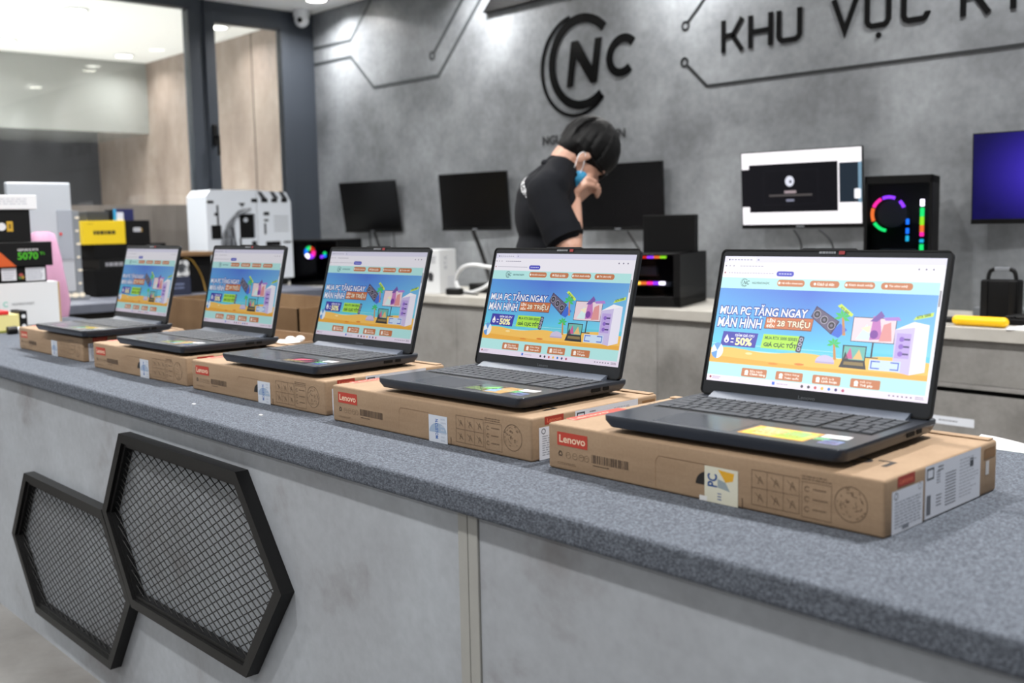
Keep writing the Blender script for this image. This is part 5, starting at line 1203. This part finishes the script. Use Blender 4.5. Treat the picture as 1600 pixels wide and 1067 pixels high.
# near arm: bent, hand up to the face; far arm: hanging
SR, ER, WR = Vector((-0.088, -0.170, 1.190)), Vector((-0.018, -0.245, 1.000)), Vector((0.030, -0.090, 1.165))
sk += [('cap', SR, ER, 0.048, 0.041), ('cap', ER, ER.lerp(WR, 0.4), 0.043, 0.041), ('cap', ER.lerp(WR, 0.4), WR, 0.041, 0.027)]
SL, EL, WL = Vector((-0.03, 0.175, 1.215)), Vector((0.0, 0.235, 0.97)), Vector((0.10, 0.215, 0.76))
sk += [('cap', SL, EL, 0.048, 0.041), ('cap', EL, WL, 0.042, 0.027)]
def hand(W, pd, fdir, side, curl):
    """palm from the wrist W along pd, fingers bending towards fdir, thumb on the side given."""
    pd, fdir, side = pd.normalized(), fdir.normalized(), side.normalized(); out = []
    P = W + pd * 0.085
    for k in range(4): out.append(('cap', W + side * (0.010 - 0.007 * k), P + side * (0.030 - 0.020 * k), 0.017, 0.0125))
    for k, L in enumerate((0.85, 1.0, 0.93, 0.74)):
        a = P + side * (0.034 - 0.0228 * k); d = pd
        for j, seg in enumerate((0.040, 0.026, 0.021)):
            ang = curl[j]; d = (d * math.cos(ang) + fdir * math.sin(ang)).normalized(); fn = (fdir * math.cos(ang) - pd * math.sin(ang))
            q = a + d * seg * L; out.append(('cap', a, q, 0.0095 - 0.0008 * j, 0.0088 - 0.0008 * j)); a = q
            pdn = d; fdir_n = (fdir - d * fdir.dot(d)); 
    t0 = W + pd * 0.028 + side * 0.022; t1 = t0 + (pd * 0.7 + side * 0.55 + fdir * 0.45).normalized() * 0.038; t2 = t1 + (pd * 0.65 - side * 0.30 + fdir * 0.6).normalized() * 0.030; t3 = t2 + (pd * 0.35 - side * 0.75 + fdir * 0.45).normalized() * 0.024
    out += [('cap', t0, t1, 0.0135, 0.0115), ('cap', t1, t2, 0.0112, 0.0100), ('cap', t2, t3, 0.0100, 0.0085)]
    return out
sk += hand(WR, Vector((0.62, 0.05, 0.60)), Vector((0.55, 0.35, -0.60)), Vector((-0.35, -0.60, 0.40)), (1.15, 2.3, 3.2))
sk += hand(WL, Vector((0.25, 0.0, -0.8)), Vector((0.3, -0.7, -0.1)), Vector((0.8, 0.0, 0.25)), (0.25, 0.55, 0.9))
body = blob('body', sk, 0.0042, MT['skin'], per, 2)
# shirt: fits over the torso and upper arms, cut clean at neckline, cuffs and hem
sh = [('ball', (-0.045, 0, 1.12), 0.1, (1.22, 1.74, 1.62), None), ('ball', (-0.055, 0, 0.96), 0.1, (1.14, 1.62, 1.50), None), ('ball', (-0.062, 0, 0.86), 0.1, (1.20, 1.72, 0.8), None), ('ball', (-0.085, 0, 1.17), 0.1, (0.75, 1.35, 0.95), None)]
sh += [('cap', Vector((-0.012, s * 0.05, 1.262)), Vector((-0.065, s * 0.155, 1.205)), 0.060, 0.068) for s in (-1, 1)]
sh += [('cap', NB + Vector((-0.012, 0, -0.03)), NB + Vector((0.012, 0, 0.012)), 0.085, 0.074)]
sh += [('cap', SR, SR.lerp(ER, 0.66), 0.066, 0.068), ('cap', SL, SL.lerp(EL, 0.80), 0.076, 0.068)]
sh += [('cap', Vector((-0.06, -0.14, 1.16)), Vector((-0.04, -0.14, 1.05)), 0.06, 0.05)]
shirt = blob('polo_shirt', sh, 0.008, MT['shirt'], per, 5)
co = MB().tube([NB + Vector((0.014 + 0.066 * math.cos(2 * PI * k / 20) * 0.95, 0.066 * math.sin(2 * PI * k / 20), 0.018 - 0.030 * math.cos(2 * PI * k / 20))) for k in range(20)], 0.012, 8, closed=True, smooth=2).obj('collar', MT['shirt'], shirt, True)
for C_, E_, k_, nm in ((SR, ER, 0.78, 'sleeve_hem'), (SL, EL, 0.88, 'sleeve_hem')):
    d = (E_ - C_).normalized(); q = C_.lerp(E_, k_); MB().cyl(q - d * 0.022, q + d * 0.012, 0.0700, 0.0680, n=28).obj(nm, MT['shirt'], shirt, True)
tr = [('ball', (-0.06, 0, 0.85), 0.1, (1.12, 1.68, 1.0), None)]
for s in (-1, 1): tr += [('cap', (-0.06, s * 0.09, 0.84), (-0.03, s * 0.10, 0.46), 0.094, 0.070), ('cap', (-0.03, s * 0.10, 0.46), (-0.06, s * 0.105, 0.10), 0.068, 0.056)]
blob('trousers', tr, 0.012, MT['trousers'], per, 3)
for s in (-1, 1): MB().ball((0.01, s * 0.115, 0.036), 0.1, (1.35, 0.52, 0.36), 20).box(-0.12, 0.14, s * 0.115 - 0.05, s * 0.115 + 0.05, 0.001, 0.02, 0.01).obj('shoe', MT['black'], per, True)
# hair: full crown with fringe falling forward
ha = [('ball', H(-0.012, 0, 0.034), 0.1, (0.98, 0.86, 0.92), HR), ('ball', H(0.030, 0, 0.046), 0.1, (0.74, 0.76, 0.68), HR), ('ball', H(-0.055, 0, 0.0), 0.1, (0.55, 0.72, 0.66), HR)]
rnd = random.Random(3)
d0 = Vector((-0.30, 0, 0.95)).normalized()
for k in range(110):                                           # locks falling from the crown to the hairline
    az = 2 * PI * k / 110 + rnd.uniform(-.05, .05); cf, sl = math.cos(az), math.sin(az)
    if cf > 0.45: e = Vector((0.93 * cf + 0.10, 0.98 * sl, -0.22 + rnd.uniform(-.20, .10)))
    elif cf > -0.55: e = Vector((0.75 * cf, 1.02 * sl, (-0.18 if cf > -0.05 else -0.45) + rnd.uniform(-.12, .10)))
    else: e = Vector((0.88 * cf, 0.78 * sl, -0.92 + rnd.uniform(-.10, .10)))
    e.normalize(); rs = rnd.uniform(1.0, 1.075); prev = None; t0 = rnd.uniform(0.02, 0.30)
    for j in range(6):
        t = t0 + (1 - t0) * j / 5; d = d0.slerp(e, t); q = H(-0.010 + d.x * 0.104 * rs, d.y * 0.088 * rs, 0.034 + d.z * 0.098 * rs)
        if prev is not None: ha.append(('cap', prev[0], q, prev[1], 0.0105 - 0.0065 * t))
        prev = (q, 0.0105 - 0.0065 * t)
blob('hair', ha, 0.0048, MT['hair'], per, 1)
# mask, ear loop, glasses
mk = [('ball', H(0.048, 0, -0.066), 0.1, (0.50, 0.67, 0.43), HR), ('ball', H(0.058, 0, -0.098), 0.1, (0.36, 0.48, 0.27), HR), ('ball', H(0.026, 0, -0.088), 0.1, (0.42, 0.65, 0.34), HR)]
mask = blob('face_mask', mk, 0.006, MT['mask'], per, 3)
for s in (-1, 1):
    MB().tube([H(0.035, s * 0.060, -0.062), H(0.015, s * 0.076, -0.035), H(-0.014, s * 0.083, -0.008), H(-0.022, s * 0.084, -0.03), H(0.0, s * 0.076, -0.062), H(0.022, s * 0.060, -0.095)], 0.0016, 6).obj('ear_loop', MT['paper'], mask, True)
gl = MB()
for s in (-1, 1):
    gl.tube([H(0.101 - 0.004 * abs(math.cos(2 * PI * k / 16)), s * 0.033 + 0.025 * math.cos(2 * PI * k / 16), 0.0 + 0.019 * math.sin(2 * PI * k / 16)) for k in range(16)], 0.0018, 6, closed=True, smooth=1)
    gl.tube([H(0.096, s * 0.058, 0.004), H(0.05, s * 0.076, 0.0), H(0.0, s * 0.082, 0.002)], 0.0018, 6)
gl.tube([H(0.101, -0.008, 0.004), H(0.104, 0, 0.006), H(0.101, 0.008, 0.004)], 0.0016, 6)
gl.obj('glasses', MT['black'], per, True)
# curved white lettering on the back of the shirt
bv = BVHTree.FromPolygons([v.co for v in shirt.data.vertices], [tuple(p.vertices) for p in shirt.data.polygons])
vs, ps = glyphs('NGUYENCONG.VN', 0.0); x0, x1 = min(v[0] for v in vs), max(v[0] for v in vs); y0, y1 = min(v[1] for v in vs), max(v[1] for v in vs)
pts = []
for x, y in vs:
    u = (x - x0) / (x1 - x0) - 0.5; yy = -u * 0.26 - 0.035; z = 1.235 + 0.62 * min(yy, 0.0) + (y - y0) / (y1 - y0) * 0.022
    hit = bv.ray_cast(Vector((-0.6, yy, z)), Vector((1, 0, 0)))
    hit = hit if hit[0] else bv.find_nearest(Vector((-0.17, yy, z)))
    pts.append(hit[0] + hit[1] * 0.0012)
me = bpy.data.meshes.new('shirt_lettering'); me.from_pydata([tuple(p) for p in pts], [], ps)
put('shirt_lettering', me, MT['paper'], shirt)
